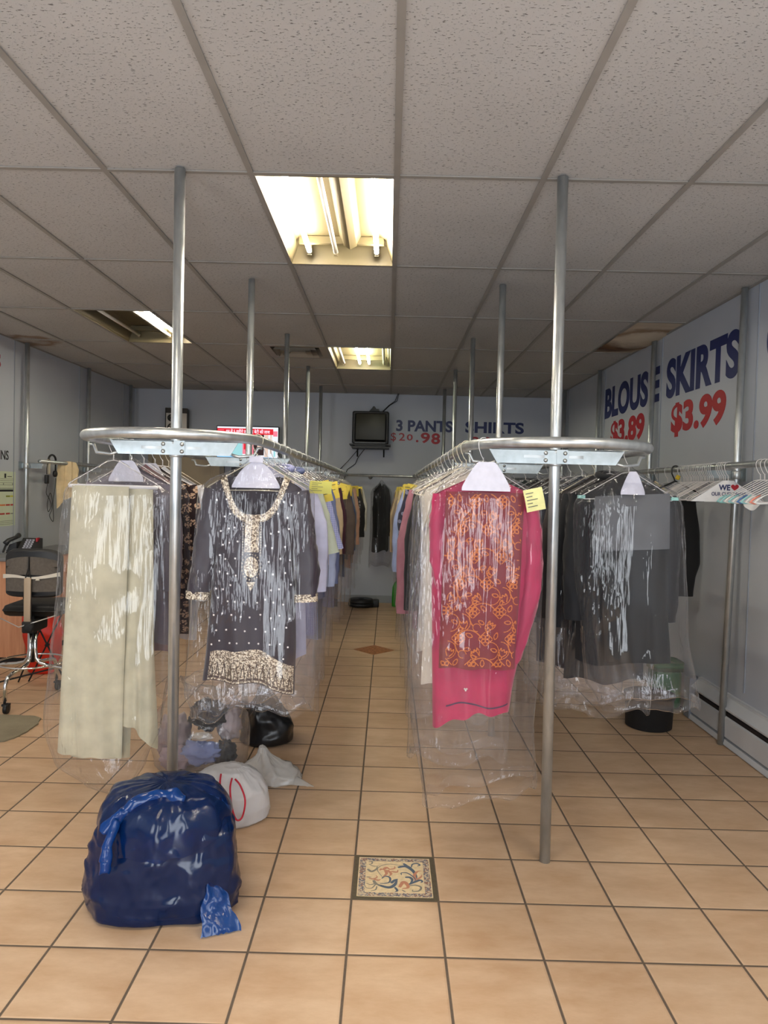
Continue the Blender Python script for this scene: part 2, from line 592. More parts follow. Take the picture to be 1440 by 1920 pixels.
LIGHT_CELLS = {(-1, 0): 'front', (-4, 2): 'left', (-1, 3): 'far', (-5, 0): 'side', (-2, -2): 'entrance', (2, -2): 'entrance'}  # side and entrance cells hold unseen lamps added for brightness
SAG_CELL = (3, 2)
q = MB()
def cell(i, j):
    return (max(CX+CW*i, XL), min(CX+CW*(i+1), XR), max(CY+CL*j, YF), min(CY+CL*(j+1), YB))
for i in range(-6, 4):
    for j in range(-4, 6):
        if (i, j) in LIGHT_CELLS or (i, j) == SAG_CELL:
            continue
        x0, x1, y0, y1 = cell(i, j)
        if x1-x0 < 0.01 or y1-y0 < 0.01:
            continue
        if (i, j) == (-2, 3):
            y0 = CY+CL*j+0.61
        q.box(x0, x1, y0, y1, H+0.007, H+0.022)
ceiling = struct(q.build('ceiling', TILE_M))
q = MB()
q.box(XL-0.05, XR+0.05, YF-0.05, YB+0.05, H+0.30, H+0.34)
q.build('roof_deck', plain('dark_deck', (0.2, 0.2, 0.2, 1), 0.9), ceiling)
BAR_M = plain('grid_bar_paint', srgb(148, 144, 138), 0.55, nscale=6, namp=0.04)
q = MB()
for i in range(-5, 4):
    x = CX+CW*i
    q.box(x-0.0125, x+0.0125, YF, YB, H, H+0.006)
for j in range(-3, 6):
    y = CY+CL*j
    q.box(XL, XR, y-0.0118, y+0.0118, H+0.0006, H+0.0056)
q.box(CX-CW*2, CX-CW, CY+CL*3.5-0.012, CY+CL*3.5+0.012, H+0.0006, H+0.0056)
for x0, x1 in ((XL, XL+0.02), (XR-0.02, XR)):
    q.box(x0, x1, YF, YB, H-0.0005, H+0.0055)
q.box(XL, XR, YB-0.02, YB, H-0.0005, H+0.0055)
q.build('grid_bars', BAR_M, ceiling)

# water-damaged tile sagging by the right wall
t = NT('stained_tile')
v = t.obj()
a = t.noise(v, 4.5, 5.0, 0.6)
sp = t.n('ShaderNodeVectorMath', operation='DISTANCE')
t.l(v, sp.inputs[0]); sp.inputs[1].default_value = (1.93, 6.45, H)
dd = t.math('ADD', sp.outputs['Value'], t.math('MULTIPLY', t.math('SUBTRACT', a, 0.5), 0.5))
c1 = t.mixc(t.ramp(dd, 0.10, 0.34), srgb(92, 62, 36), srgb(204, 190, 168))
sp2 = t.n('ShaderNodeVectorMath', operation='DISTANCE')
t.l(v, sp2.inputs[0]); sp2.inputs[1].default_value = (2.08, 6.1, H)
e = t.math('ADD', sp2.outputs['Value'], t.math('MULTIPLY', t.math('SUBTRACT', a, 0.5), 0.25))
rg = t.math('MULTIPLY', t.ramp(e, 0.24, 0.30), t.ramp(e, 0.42, 0.32))
c1 = t.mixc(t.math('MULTIPLY', rg, 0.8), c1, srgb(120, 88, 54))
wv = t.noise(t.obj((3, 14, 3)), 3.0, 5.0)
c1 = t.mixc(t.math('MULTIPLY', t.ramp(wv, 0.62, 0.75), t.ramp(dd, 0.5, 0.1)), c1, srgb(40, 26, 16))
t.l(c1, t.b.inputs['Base Color'])
t.b.inputs['Roughness'].default_value = 0.95
x0, x1, y0, y1 = cell(*SAG_CELL)
q = MB()
def sag(u, v_):
    x = x0+(x1-x0)*u; y = y0+(y1-y0)*v_
    s_ = max(0.0, math.sin(PI*min(1, max(0, (v_-0.22)/0.74))))*(0.4+0.6*math.sin(PI*u))
    return (x, y, H+0.008-0.045*s_+0.004*nz(x, y, 0, 14))
q.grid(sag, 14, 40)
q.grid(lambda u, v_: (lambda p: (p[0], p[1], p[2]+0.014))(sag(1-u, v_)), 14, 40)
q.build('stained_tile', t.m, ceiling, 'brown water-stained sagging ceiling tile')

# decorative tile and diamond set in the floor
Z0 = 0.0012
GROUT_M = plain('dark_grout', srgb(88, 78, 60), 0.85, nscale=60)
CREAM_M = plain('cream_stone_inlay', srgb(218, 196, 156), 0.45, nscale=60, namp=0.06)
t = NT('mosaic_border')
vo = t.n('ShaderNodeTexVoronoi'); vo.inputs['Scale'].default_value = 170.0
t.l(t.obj(), vo.inputs['Vector'])
sepc = t.n('ShaderNodeSeparateColor'); t.l(vo.outputs['Color'], sepc.inputs[0])
c1 = t.mixc(t.ramp(sepc.outputs[0], 0.35, 0.45), srgb(98, 98, 112), srgb(196, 178, 152))
c1 = t.mixc(t.ramp(sepc.outputs[1], 0.72, 0.8), c1, srgb(140, 98, 84))
t.l(c1, t.b.inputs['Base Color']); t.b.inputs['Roughness'].default_value = 0.5
BORD_M = t.m
mo = bpy.data.objects.new('mosaic_tile', None); COL.objects.link(mo)
mo.parent = floor
mo['label'] = 'square mosaic floor tile with blue and rust scrolling leaves'
def flat(mbq, pts, z, mi=0):
    mbq.add([(p[0], p[1], z) for p in pts], [tuple(range(len(pts)))], mi, False)
x0, x1, y0, y1 = OX+0.001, OX+S-0.001, OY+0.001, OY+S-0.001
q = MB(); q.box(x0, x1, y0, y1, -0.02, Z0); q.build('tile_grout', GROUT_M, mo)
g = 0.017
q = MB(); q.box(x0+g, x1-g, y0+g, y1-g, 0.0, Z0+0.0008); q.build('border', BORD_M, mo)
q = MB()
f_ = g+0.030
q.box(x0+f_, x1-f_, y0+f_, y1-f_, 0.0, Z0+0.0014, 0)
for a_, b_, c_, d_ in ((x0+g, x1-g, y0+g, y0+g+.004), (x0+g, x1-g, y1-g-.004, y1-g), (x0+g, x0+g+.004, y0+g, y1-g), (x1-g-.004, x1-g, y0+g, y1-g)):
    q.box(a_, b_, c_, d_, 0.0, Z0+0.0013, 0)
q.build('field', CREAM_M, mo)
SB, SR, SGR = plain('slate_blue_inlay', srgb(74, 88, 108), 0.45), plain('rust_inlay', srgb(186, 124, 96), 0.45), plain('grey_inlay', srgb(128, 122, 112), 0.45)
q = MB()
def stroke(pts, w0, w1, mi, z):
    n = 26
    P = []
    for k in range(n+1):
        s_ = k/n*(len(pts)-1); i = min(int(s_), len(pts)-2); f = s_-i
        p0, p1, p2, p3 = (Vector(pts[max(i-1, 0)]), Vector(pts[i]), Vector(pts[i+1]), Vector(pts[min(i+2, len(pts)-1)]))
        P.append(0.5*((2*p1)+(p2-p0)*f+(2*p0-5*p1+4*p2-p3)*f*f+(3*p1-p0-3*p2+p3)*f**3))
    L, R = [], []
    for k in range(n+1):
        d_ = (P[min(k+1, n)]-P[max(k-1, 0)]).normalized()
        nn = Vector((-d_.y, d_.x))
        ww = w0+(w1-w0)*k/n
        ww *= 0.35+0.65*math.sin(PI*min(1, (k/n)*0.9+0.1))
        L.append(P[k]+nn*ww); R.append(P[k]-nn*ww)
    vs = [(p.x, p.y, z) for p in L]+[(p.x, p.y, z) for p in R]
    q.add(vs, [(k, n+1+k, n+2+k, k+1) for k in range(n)], mi, False)
def T(px, py):          # tile-picture coordinates (0..1, 0..1 from upper left)
    return (x0+f_+(x1-x0-2*f_)*px, y1-f_-(y1-y0-2*f_)*py)
zz = Z0+0.0018
SC = [([(0.30, .55), (.2, .28), (.32, .12), (.5, .1), (.72, .2)], .003, .004, 2),
      ([(.56, .2), (.7, .16), (.82, .3), (.87, .5), (.84, .62)], .016, .008, 0), ([(.66, .06), (.72, .14), (.8, .2)], .012, .008, 0),
      ([(.80, .18), (.82, .08), (.9, .05), (.95, .1), (.9, .14)], .006, .008, 0),
      ([(.86, .60), (.84, .45), (.9, .32), (.98, .3)], .014, .004, 1), ([(.88, .58), (.95, .5), (.97, .42)], .010, .003, 1),
      ([(.62, .45), (.62, .38), (.72, .38), (.82, .5), (.86, .6)], .004, .006, 0),
      ([(.68, .52), (.76, .52), (.8, .6), (.76, .72)], .012, .008, 0), ([(.74, .74), (.84, .66), (.93, .6), (.97, .64), (.94, .68)], .012, .007, 0),
      ([(.74, .78), (.85, .76), (.94, .82), (.9, .93), (.8, .95), (.8, .9)], .007, .006, 2),
      ([(.58, .84), (.64, .68), (.7, .72), (.72, .84), (.62, .88)], .016, .010, 1),
      ([(.22, .78), (.4, .85), (.5, .76), (.54, .6)], .014, .012, 0), ([(.44, .72), (.5, .62), (.56, .58)], .014, .004, 0),
      ([(.28, .58), (.34, .5), (.42, .55), (.4, .7), (.25, .74)], .006, .008, 0), ([(.14, .64), (.18, .74), (.26, .8)], .012, .008, 2),
      ([(.02, .74), (.1, .78), (.18, .74), (.12, .88), (.03, .88), (.0, .8)], .005, .004, 2), ([(.2, .82), (.18, .93), (.1, .97)], .005, .004, 2),
      ([(.03, .28), (.1, .36), (.18, .28), (.2, .18)], .012, .005, 2), ([(.04, .04), (.1, .02), (.1, .1), (.05, .12)], .006, .004, 2), ([(.05, .12), (.14, .18), (.24, .16)], .004, .003, 2),
      ([(.3, .3), (.36, .22), (.42, .28)], .014, .006, 1), ([(.34, .3), (.36, .42), (.3, .52)], .014, .005, 1), ([(.38, .3), (.44, .42), (.4, .5)], .012, .005, 1),
      ([(.4, .28), (.5, .24), (.5, .16)], .008, .003, 1), ([(.44, .34), (.54, .36), (.56, .28)], .009, .004, 1), ([(.28, .26), (.24, .32)], .010, .006, 1),
      ([(.06, .58), (.14, .6), (.2, .54), (.18, .48)], .008, .003, 1), ([(.14, .6), (.22, .64), (.26, .6)], .010, .004, 1), ([(0.02, .54), (.1, .55)], .006, .004, 2),
      ([(.5, .84), (.54, .94), (.5, .98)], .010, .005, 0), ([(.62, .92), (.68, .98)], .006, .004, 2)]
for k, (pp, w0_, w1_, mi_) in enumerate(SC):
    stroke([T(*p) for p in pp], w0_*0.62, w1_*0.62, mi_, zz+0.00002*k)
q.build('scrollwork', [SB, SR, SGR], mo)
q = MB()
cxd, cyd = OX, OY+13*S
q.prism([(cxd-0.205, cyd, 0), (cxd, cyd-0.215, 0), (cxd+0.205, cyd, 0), (cxd, cyd+0.215, 0)], (0, 0, 0.0012))
t = NT('rust_inlay_diamond')
a = t.noise(t.obj(), 38.0, 4.0)
t.l(t.mixc(t.ramp(a, 0.4, 0.6), srgb(140, 86, 48), srgb(182, 122, 74)), t.b.inputs['Base Color'])
t.b.inputs['Roughness'].default_value = 0.45
q.build('diamond_inlay', t.m, floor, 'brown diamond floor inlay')

# ------------------------------------------------------------------ ceiling lights and vent
TUBE_ON = emit('lit_tube', (1.0, 0.89, 0.72, 1), TUBE_STRENGTH)
TUBE_COOL = emit('lit_cool_tube', (0.88, 1.0, 0.66, 1), TUBE_STRENGTH*0.6)
TUBE_OFF = plain('dead_tube', (0.75, 0.72, 0.66, 1), 0.3)
TROFF = plain('troffer_enamel', (0.13, 0.105, 0.052, 1), 0.5)
CAPM = plain('tube_cap', (0.75, 0.72, 0.6, 1), 0.4, 0.5)
def ceiling_light(i, j, tubes, label, cover=True):
    x0, x1, y0, y1 = CX+CW*i+0.014, CX+CW*(i+1)-0.014, CY+CL*j+0.014, CY+CL*(j+1)-0.014
    r = thing('ceiling_light', label, 'ceiling light', ((x0+x1)/2, (y0+y1)/2, H), 0, 'recessed fluorescent ceiling lights')
    W, L = (x1-x0)/2, (y1-y0)/2
    D = 0.13
    q = MB()                     # pan with sloping sides
    prof = [(-W, 0.0), (-W, 0.012), (-W+0.035, D-0.02), (-W+0.07, D), (W-0.07, D), (W-0.035, D-0.02), (W, 0.012), (W, 0.0)]
    q.loft([[(a, -L, b) for a, b in prof], [(a, L, b) for a, b in prof]], closed=False, smooth=False)
    pr2 = [(a*1.0, b+0.008) for a, b in prof]
    q.loft([[(a, L, b) for a, b in pr2], [(a, -L, b) for a, b in pr2]], closed=False, smooth=False)
    for y in (-L, L-0.004):
        q.prism([(a, y, b) for a, b in prof], (0, 0.004, 0))
    q.build('housing', TROFF, r)
    for s_ in (-1, 1):
        q = MB()
        q.box(-W+0.05, W-0.05, s_*(L-0.10)-0.014, s_*(L-0.10)+0.014, D-0.045, D-0.004)
        for xx in tubes:
            q.box(xx[0]-0.012, xx[0]+0.012, s_*(L-0.055)-0.006, s_*(L-0.055)+0.006, D-0.095, D-0.004)
        q.build('socket_bar', TROFF, r)
    if cover:
        q = MB()
        c_ = 0.05
        pr = [(c_-0.06, D-0.003), (c_-0.035, D-0.05), (c_, D-0.07), (c_+0.035, D-0.05), (c_+0.06, D-0.003)]
        q.prism([(a, -L+0.09, b) for a, b in pr], (0, 2*L-0.18, 0))
        q.build('ballast_cover', TROFF, r)
    for xx, kind in tubes:
        q = MB()
        q.tube([(xx, -L+0.075, D-0.075), (xx, L-0.075, D-0.075)], 0.0135, 12)
        tb = q.build('tube', {'on': TUBE_ON, 'cool': TUBE_COOL, 'off': TUBE_OFF}[kind], r)
        for s_ in (-1, 1):
            q = MB()
            q.cyl((xx, s_*(L-0.074), D-0.075), (xx, s_*(L-0.058), D-0.075), 0.0145, 12)
            q.build('tube_cap', CAPM, tb)
    return r
ceiling_light(-1, 0, [(-0.185, 'on'), (-0.035, 'off'), (0.20, 'on')], 'nearest recessed ceiling light with two glowing tubes and open housing')
ceiling_light(-4, 2, [(-0.18, 'off'), (0.10, 'off'), (0.19, 'on')], 'half lit ceiling light at the left, above the left garment rack')
ceiling_light(-1, 3, [(-0.21, 'off'), (-0.04, 'on'), (0.06, 'cool'), (0.22, 'off')], 'far recessed ceiling light with one greenish tube, in front of the tube television', False)

# unseen lamps added to brighten the near floor and the left wall
ceiling_light(-5, 0, [(-0.18, 'on'), (0.18, 'on')], 'added unseen ceiling light brightening the left side, out of view at the left')
ceiling_light(-2, -2, [(-0.18, 'on'), (0.18, 'on')], 'added unseen ceiling light brightening the near floor at the left, out of view')
ceiling_light(2, -2, [(-0.18, 'on'), (0.18, 'on')], 'added unseen ceiling light brightening the near floor at the right, out of view')
VENT_M = plain('vent_grey_paint', srgb(150, 140, 126), 0.5)
vy = CY+CL*3+0.305
vent = thing('air_vent', 'square grey ceiling air diffuser beside the far ceiling light', 'air vent', (CX-CW*1.5, vy, H))
q = MB()
def frame(q, a, b, z0, z1):       # sloping square ring between half-sizes a (low z0) and b (high z1)
    ra = [(-a, -a, z0), (a, -a, z0), (a, a, z0), (-a, a, z0)]
    rb = [(-b, -b, z1), (b, -b, z1), (b, b, z1), (-b, b, z1)]
    q.loft([ra, rb], smooth=False)
    q.loft([[(x, y, z+0.003) for x, y, z in rb], [(x, y, z+0.003) for x, y, z in ra]], smooth=False)
frame(q, 0.292, 0.23, 0.002, 0.004)
frame(q, 0.23, 0.20, 0.004, 0.07)
q.build('frame', VENT_M, vent)
for a_ in (0.17, 0.115, 0.06):
    q = MB(); frame(q, a_+0.03, a_, -0.012, 0.03); q.build('deflector', VENT_M, vent)
q = MB(); q.box(-0.28, 0.28, -0.28, 0.28, 0.072, 0.076); q.build('duct', BLACKM, vent)

# ------------------------------------------------------------------ floor-to-ceiling garment racks
RZ = 1.745
RR = 0.0205
POLE_Y = [3.03, 4.60, 6.20, 7.81, 9.295]
def garment_rack(cx, R, label, base_dx=0.0):
    r = thing('garment_rack', label, 'garment rack', (cx, POLE_Y[0], 0))
    y0, y1 = 0.0, POLE_Y[-1]-POLE_Y[0]
    pts = []
    for k in range(25):
        a = PI+PI*k/24
        pts.append((R*math.cos(a), R*math.sin(a), RZ))
    for k in range(1, 20):
        pts.append((R, y1*k/20, RZ))
    for k in range(25):
        a = PI*k/24
        pts.append((R*math.cos(a), y1+R*math.sin(a), RZ))
    for k in range(1, 20):
        pts.append((-R, y1*(20-k)/20, RZ))
    q = MB(); q.tube(pts, RR, 14, closed=True)
    q.build('rail', GALV, r)
    for Y in POLE_Y:
        y = Y-POLE_Y[0]
        lean = base_dx if Y == POLE_Y[0] else base_dx*0.6
        q = MB()
        q.tube([(lean, y, 0), (0, y, RZ-0.03), (-lean*0.3, y, H-0.002)], 0.0225 if Y < 4 else 0.021, 16)
        p = q.build('pole', GALV, r)
        q = MB()
        q.lathe([(0.026, -0.045), (0.028, -0.04), (0.028, 0.006), (0.0325, 0.010), (0.0325, 0.018), (0.026, 0.022)], (0, y, RZ-0.03), 18)
        q.build('collar', GALV, p)
        # pressed zinc cross plate, bent ends cradle the rail
        zt, zb = RZ-0.008, RZ-0.066
        yy = y-0.031
        q = MB()
        e = R-0.085
        q.prism([(-e-0.0, yy, zt), (-e+0.035, yy, zb), (e-0.035, yy, zb), (e, yy, zt)][::-1], (0, 0.004, 0))
        q.box(-e+0.01, e-0.01, yy, yy+0.022, zt-0.003, zt+0.001)
        q.box(0.0, 0.045, yy-0.003, yy, zb, zt)
        plate = q.build('cross_plate', PLATE, r)
        for s_ in (-1, 1):
            q = MB()
            arm = [(s_*(e-0.03), yy+0.006, zb+0.006), (s_*(e+0.0), yy+0.012, zb-0.002), (s_*(R-0.024), yy+0.02, zb+0.004), (s_*(R-0.010), yy+0.026, RZ-0.030), (s_*(R+0.008), yy+0.03, RZ-0.030)]
            q.tube(arm, [0.006, 0.006, 0.0075, 0.007, 0.006], 8)
            q.build('rail_saddle', GALV, plate)
        for xb in (-0.045, 0.034):
            for zb_ in (zb+0.014, zt-0.014):
                q = MB()
                q.lathe([(0.0085, 0), (0.0085, 0.003), (0.006, 0.006), (0.002, 0.0075)], (xb, yy-0.003 if xb > 0 else yy, zb_), 12, axis='y')
                q.build('bolt', BOLT, plate)
        for x0_, x1_ in ((-0.135, -0.05), (0.05, 0.11)):
            q = MB()
            q.rbox(x0_, x1_, yy-0.0012, yy, (zt+zb)/2-0.006, (zt+zb)/2+0.006, 0.0004)
            q.build('slot', BOLT, plate)
    return r
LX, LR = -0.890, 0.352
RX, RRAD = 0.690, 0.365
garment_rack(LX, LR, 'long steel garment rack left of the aisle, holding the cream trousers and plum tunic', 0.006)
garment_rack(RX, RRAD, 'long steel garment rack right of the aisle, holding the bright pink suit', 0.010)

def wall_rack(side, wx, rx, poles, y0, y1, label, lean):
    """posts along a wall with a hanging rail on arms; wx post line, rx rail line"""
    r = thing('wall_rack', label, 'garment rack', (wx, poles[0], 0))
    for Y in poles:
        y = Y-poles[0]
        q = MB(); q.tube([(-lean, y, 0), (0, y, RZ), (lean*0.25, y, H-0.001)], 0.021, 14)
        p = q.build('post', GALV, r)
        q = MB()
        a, b = sorted((rx-wx, (XR-0.002 if side > 0 else XL+0.002)-wx))
        q.box(a, b, y+0.022, y+0.026, RZ-0.066, RZ-0.018)
        q.box((XR-0.006 if side > 0 else XL+0.002)-wx, (XR-0.002 if side > 0 else XL+0.006)-wx, y-0.035, y+0.035, RZ-0.085, RZ-0.004)
        pl_ = q.build('wall_bracket', PLATE, r)
        q = MB()
        q.lathe([(0.0245, -0.04), (0.027, -0.036), (0.027, 0.006), (0.0245, 0.01)], (0, y, RZ-0.03), 16)
        q.build('collar', GALV, p)
        for s_ in (-1, 1):
            q = MB(); q.lathe([(0.008, 0), (0.008, 0.003), (0.003, 0.006)], ((XR-0.05-wx if side > 0 else XL+0.05-wx), y+0.019, RZ-0.042+s_*0.014), 10, axis='y')
            q.build('bolt', BOLT, pl_)
        q = MB()
        q.tube([(0, y+0.028, RZ-0.04), ((rx-wx)*0.7, y+0.03, RZ-0.05), (rx-wx-0.004*side, y+0.03, RZ-0.040), (rx-wx, y+0.03, RZ-0.024)], 0.007, 8)
        q.build('rail_arm', GALV, r)
    q = MB(); q.tube([(rx-wx, y0-poles[0], RZ), (rx-wx, (y0+y1)/2-poles[0], RZ+0.001), (rx-wx, y1-poles[0], RZ)], 0.019, 14)
    q.build('rail', GALV, r)
    return r
wall_rack(1, 2.172, 2.0, [4.55, 6.08, 7.634, 9.13], 1.4, 9.55, 'steel posts and rail along the right wall, full of empty hangers', 0.034)
wall_rack(-1, -3.44, -3.30, [6.873, 8.285, 9.63], 6.845, 9.66, 'steel posts and rail along the left wall, with a headset and beige cloth', 0.0)

r = thing('wall_rail', 'horizontal steel rail along the back wall below the tube television', 'garment rail', (0.6, 9.745, RZ))
q = MB(); q.tube([(-2.05, 0, 0), (0, 0, -0.003), (1.4, 0, 0)], 0.0165, 12); q.build('rail', GALV, r)
for x in (-2.0, -0.85, 0.9, 1.35):
    q = MB(); q.tube([(x, 0, -0.015), (x, 0.07, -0.02), (x, YB-9.745-0.003, -0.02)], 0.008, 8); q.cyl((x, YB-9.745-0.008, -0.02), (x, YB-9.745-0.001, -0.02), 0.03, 14); q.build('bracket', GALV, r)

# ------------------------------------------------------------------ price lettering on the walls
def sign_right(label, word, wy0, wy1, z0, z1, price=None, py0=0, py1=0, pz0=0, pz1=0):
    s_ = thing('price_sign', label, 'wall lettering', (XR-0.0008, wy0, z0), 0, None)
    q = MB()
    if word == 'BLOUSE':
        lettering(q, 'BLOUS', (0, 0, 0), (0, -1, 0), (0, 0, 1), 1.24, z1-z0, bold=0.042)
        lettering(q, 'E', (0, -1.300, 0.008), (0, -1, 0), (0, 0, 1), wy0-wy1-1.300, z1-z0-0.016, bold=0.042)
    else:
        lettering(q, word, (0, 0, 0), (0, -1, 0), (0, 0, 1), wy0-wy1, z1-z0, bold=0.042)
    q.build('word', NAVY_VINYL, s_, 'dark blue word')
    if price:
        q = MB(); lettering(q, price, (0, py0-wy0, pz0-z0), (0, -1, 0), (0, 0, 1), py0-py1, pz1-pz0, bold=0.042)
        q.build('price', RED_VINYL, s_, 'red price')
    return s_
sign_right('blue SKIRTS lettering over a red $3.99 on the right wall', 'SKIRTS', 5.885, 4.665, 2.335, 2.650, '$3.99', 5.76, 4.83, 2.02, 2.285)
sign_right('blue BLOUSE lettering over a red $3.89 on the right wall', 'BLOUSE', 7.54, 6.035, 2.335, 2.645, '$3.89', 7.32, 6.36, 2.03, 2.29)
s_ = thing('price_sign', 'edge of a large blue letter at the right border of the photo', 'wall lettering', (XR-0.0008, 4.335, 2.335))
q = MB(); lettering(q, 'C', (0, 0, 0), (0, -1, 0), (0, 0, 1), 0.24, 0.315, bold=0.042); q.build('word', NAVY_VINYL, s_)

yb = YB-0.0008
s_ = thing('price_sign', 'blue 3 PANTS lettering over red $20.98 on the back wall beside the tube television', 'wall lettering', (0.085, yb, 2.36))
q = MB(); lettering(q, '3 PANTS', (0, 0, 0), (1, 0, 0), (0, 0, 1), 0.77, 0.155, bold=0.035); q.build('word', NAVY_VINYL, s_, 'dark blue words')
for ch, px_, pz_, pw_, ph_, bo_ in (('$', -0.068, -0.145, 0.07, 0.125, 0.005), ('2', 0.04, -0.128, 0.085, 0.105, 0.01), ('0', 0.15, -0.122, 0.08, 0.085, 0.02), ('.', 0.275, -0.145, 0.034, 0.034, 0.03), ('9', 0.34, -0.155, 0.125, 0.145, 0.03), ('8', 0.485, -0.165, 0.12, 0.15, 0.03)):
    q = MB(); lettering(q, ch, (px_, 0, pz_), (1, 0, 0), (0, 0, 1), pw_, ph_, bold=bo_)
    q.build({'$': 'dollar_sign', '.': 'decimal_point'}.get(ch, 'price_digit'), RED_VINYL, s_, 'red price character')
s_ = thing('price_sign', 'blue SHIRTS lettering over red 3.99 on the back wall at the right', 'wall lettering', (1.03, yb, 2.36))
q = MB(); lettering(q, 'SHIRTS', (0, 0, 0), (1, 0, 0), (0, 0, 1), 0.80, 0.155, bold=0.035); q.build('word', NAVY_VINYL, s_, 'dark blue word')
for ch, px_, pw_, ph_ in (('3', 0.10, 0.09, 0.14), ('.', 0.205, 0.032, 0.032), ('9', 0.255, 0.10, 0.14)):
    q = MB(); lettering(q, ch, (px_, 0, -0.19), (1, 0, 0), (0, 0, 1), pw_, ph_, bold=0.02)
    q.build('decimal_point' if ch == '.' else 'price_digit', RED_VINYL, s_, 'red price character')
q = MB(); lettering(q, '9', (0.385, 0, -0.19), (1, 0, 0), (0, 0, 1), 0.10, 0.14, bold=0.02); q.build('price_digit', NAVY_VINYL, s_, 'dark blue last digit')

xl = XL+0.0008
s_ = thing('price_sign', 'edge of a red letter S high on the left wall', 'wall lettering', (xl, 6.36, 2.555))
q = MB(); lettering(q, 'S', (0, 0, 0), (0, 1, 0), (0, 0, 1), 0.155, 0.135, bold=0.03); q.build('word', RED_VINYL, s_)
s_ = thing('wall_sign', 'small black letters AINS on the left wall above the notice', 'wall lettering', (xl, 6.42, 1.745))
q = MB(); lettering(q, 'AINS', (0, 0, 0), (0, 1, 0), (0, 0, 1), 0.24, 0.085, bold=0.01); q.build('word', BLACKM, s_)

n_ = thing('notice', 'pale green printed notice with coloured bars on the left wall', 'notice', (xl, 6.40, 1.14))
q = MB(); q.box(0, 0.001, 0, 0.385, 0, 0.50); q.build('sheet', plain('pale_green_sheet', srgb(196, 206, 180), 0.6, nscale=6, namp=0.02), n_)
CB = {'k': BLACKM, 'y': plain('print_yellow', srgb(190, 186, 60), 0.6), 'o': plain('print_orange', srgb(206, 120, 70), 0.6), 'r': plain('print_red', srgb(170, 50, 40), 0.6), 'g': plain('print_olive', srgb(128, 136, 50), 0.6), 'i': INK}
q = MB()
def bar(y0, y1, z0, z1, k):
    q.box(0.001, 0.0016, y0, y1, z0, z1, 'kyorgi'.index(k))
bar(0.02, 0.345, 0.315, 0.335, 'k'); bar(0.0, 0.36, 0.342, 0.347, 'i')
bar(0.22, 0.29, 0.265, 0.28, 'g'); bar(0.295, 0.35, 0.265, 0.28, 'y')
bar(0.05, 0.21, 0.185, 0.20, 'o'); bar(0.22, 0.29, 0.185, 0.20, 'r'); bar(0.30, 0.36, 0.185, 0.20, 'r')
bar(0.05, 0.20, 0.105, 0.12, 'r'); bar(0.22, 0.29, 0.105, 0.12, 'r'); bar(0.30, 0.35, 0.108, 0.115, 'i')
for z in (0.43, 0.415, 0.395, 0.375, 0.045, 0.03, 0.015):
    bar(0.12, 0.36, z, z+0.003, 'i')
bar(0.19, 0.22, 0.44, 0.48, 'k'); bar(0.24, 0.32, 0.45, 0.457, 'i'); bar(0.17, 0.18, 0.378, 0.392, 'i'); bar(0.33, 0.34, 0.378, 0.392, 'i')
q.build('print', [CB[k] for k in 'kyorgi'], n_, 'coloured bars and lines of print')

# ------------------------------------------------------------------ back wall: tube television, flat screen, speaker, door
tv = thing('tube_television', 'old black tube television on a wall shelf at the end of the aisle', 'television', (-0.255, 9.52, 2.15), math.radians(-3))
q = MB()
def rr(w_, h_, y, r_, zc=0.215):
    pts = []
    for cx_, cz_, a0 in ((w_-r_, h_-r_, 0), (-w_+r_, h_-r_, 90), (-w_+r_, -h_+r_, 180), (w_-r_, -h_+r_, 270)):
        for k in range(5):
            a = math.radians(a0+22.5*k); pts.append((cx_+r_*math.cos(a), y, zc+cz_+r_*math.sin(a)))
    return pts
q.loft([rr(0.19, 0.17, 0.035, .02), rr(0.20, 0.18, -0.002, .02, 0.217), rr(0.235, 0.21, -0.005, .02), rr(0.238, 0.213, 0.0, .022), rr(0.238, 0.213, 0.06, .022), rr(0.20, 0.18, 0.16, .03), rr(0.15, 0.13, 0.33, .03)], cap1=True)
q.build('cabinet', BLACKP, tv)
t = NT('crt_glass'); t.b.inputs['Base Color'].default_value = srgb(52, 50, 38); t.b.inputs['Roughness'].default_value = 0.35; t.b.inputs['Specular IOR Level'].default_value = 0.25; CRT_M = t.m
q = MB()
q.grid(lambda u, v_: (-0.192+0.384*u, 0.012-0.022*(1-(2*u-1)**2*.5-(2*v_-1)**2*.5), 0.225-0.168+0.336*v_), 16, 14)
q.build('screen', CRT_M, tv)
q = MB(); q.box(-0.2, 0.2, -0.0062, -0.004, 0.010, 0.022); q.build('button_strip', plain('tv_buttons', (0.05, 0.05, 0.05, 1), 0.3), tv)
sh = thing('wall_shelf', 'black bracket shelf under the tube television', 'shelf', (-0.255, 9.52, 2.15))
q = MB(); q.box(-0.27, 0.27, -0.03, 0.36, -0.016, -0.001); q.box(-0.24, 0.25, -0.02, 0.30, -0.055, -0.03); q.box(-0.2, 0.2, 0.0, 0.05, -0.03, -0.016); q.build('shelf_board', BLACKP, sh)
for x in (-0.18, 0.18):
    q = MB(); q.tube([(x, 0.25, -0.03), (x, 0.40, -0.03), (x, 0.425, -0.15)], 0.010, 8); q.build('arm', BLACKP, sh)
box_ = thing('cable_box', 'small dark lump of electronics on top of the tube television', 'electronics', (-0.21, 9.60, 2.585))
q = MB(); q.prism([(-0.075, 0, -0.005), (0.07, 0, -0.005), (0.06, 0, 0.03), (0.025, 0, 0.035), (0.005, 0, 0.065), (-0.015, 0, 0.07), (-0.03, 0, 0.045)][::-1], (0, 0.10, 0)); q.build('body', BLACKP, box_)
q = MB()
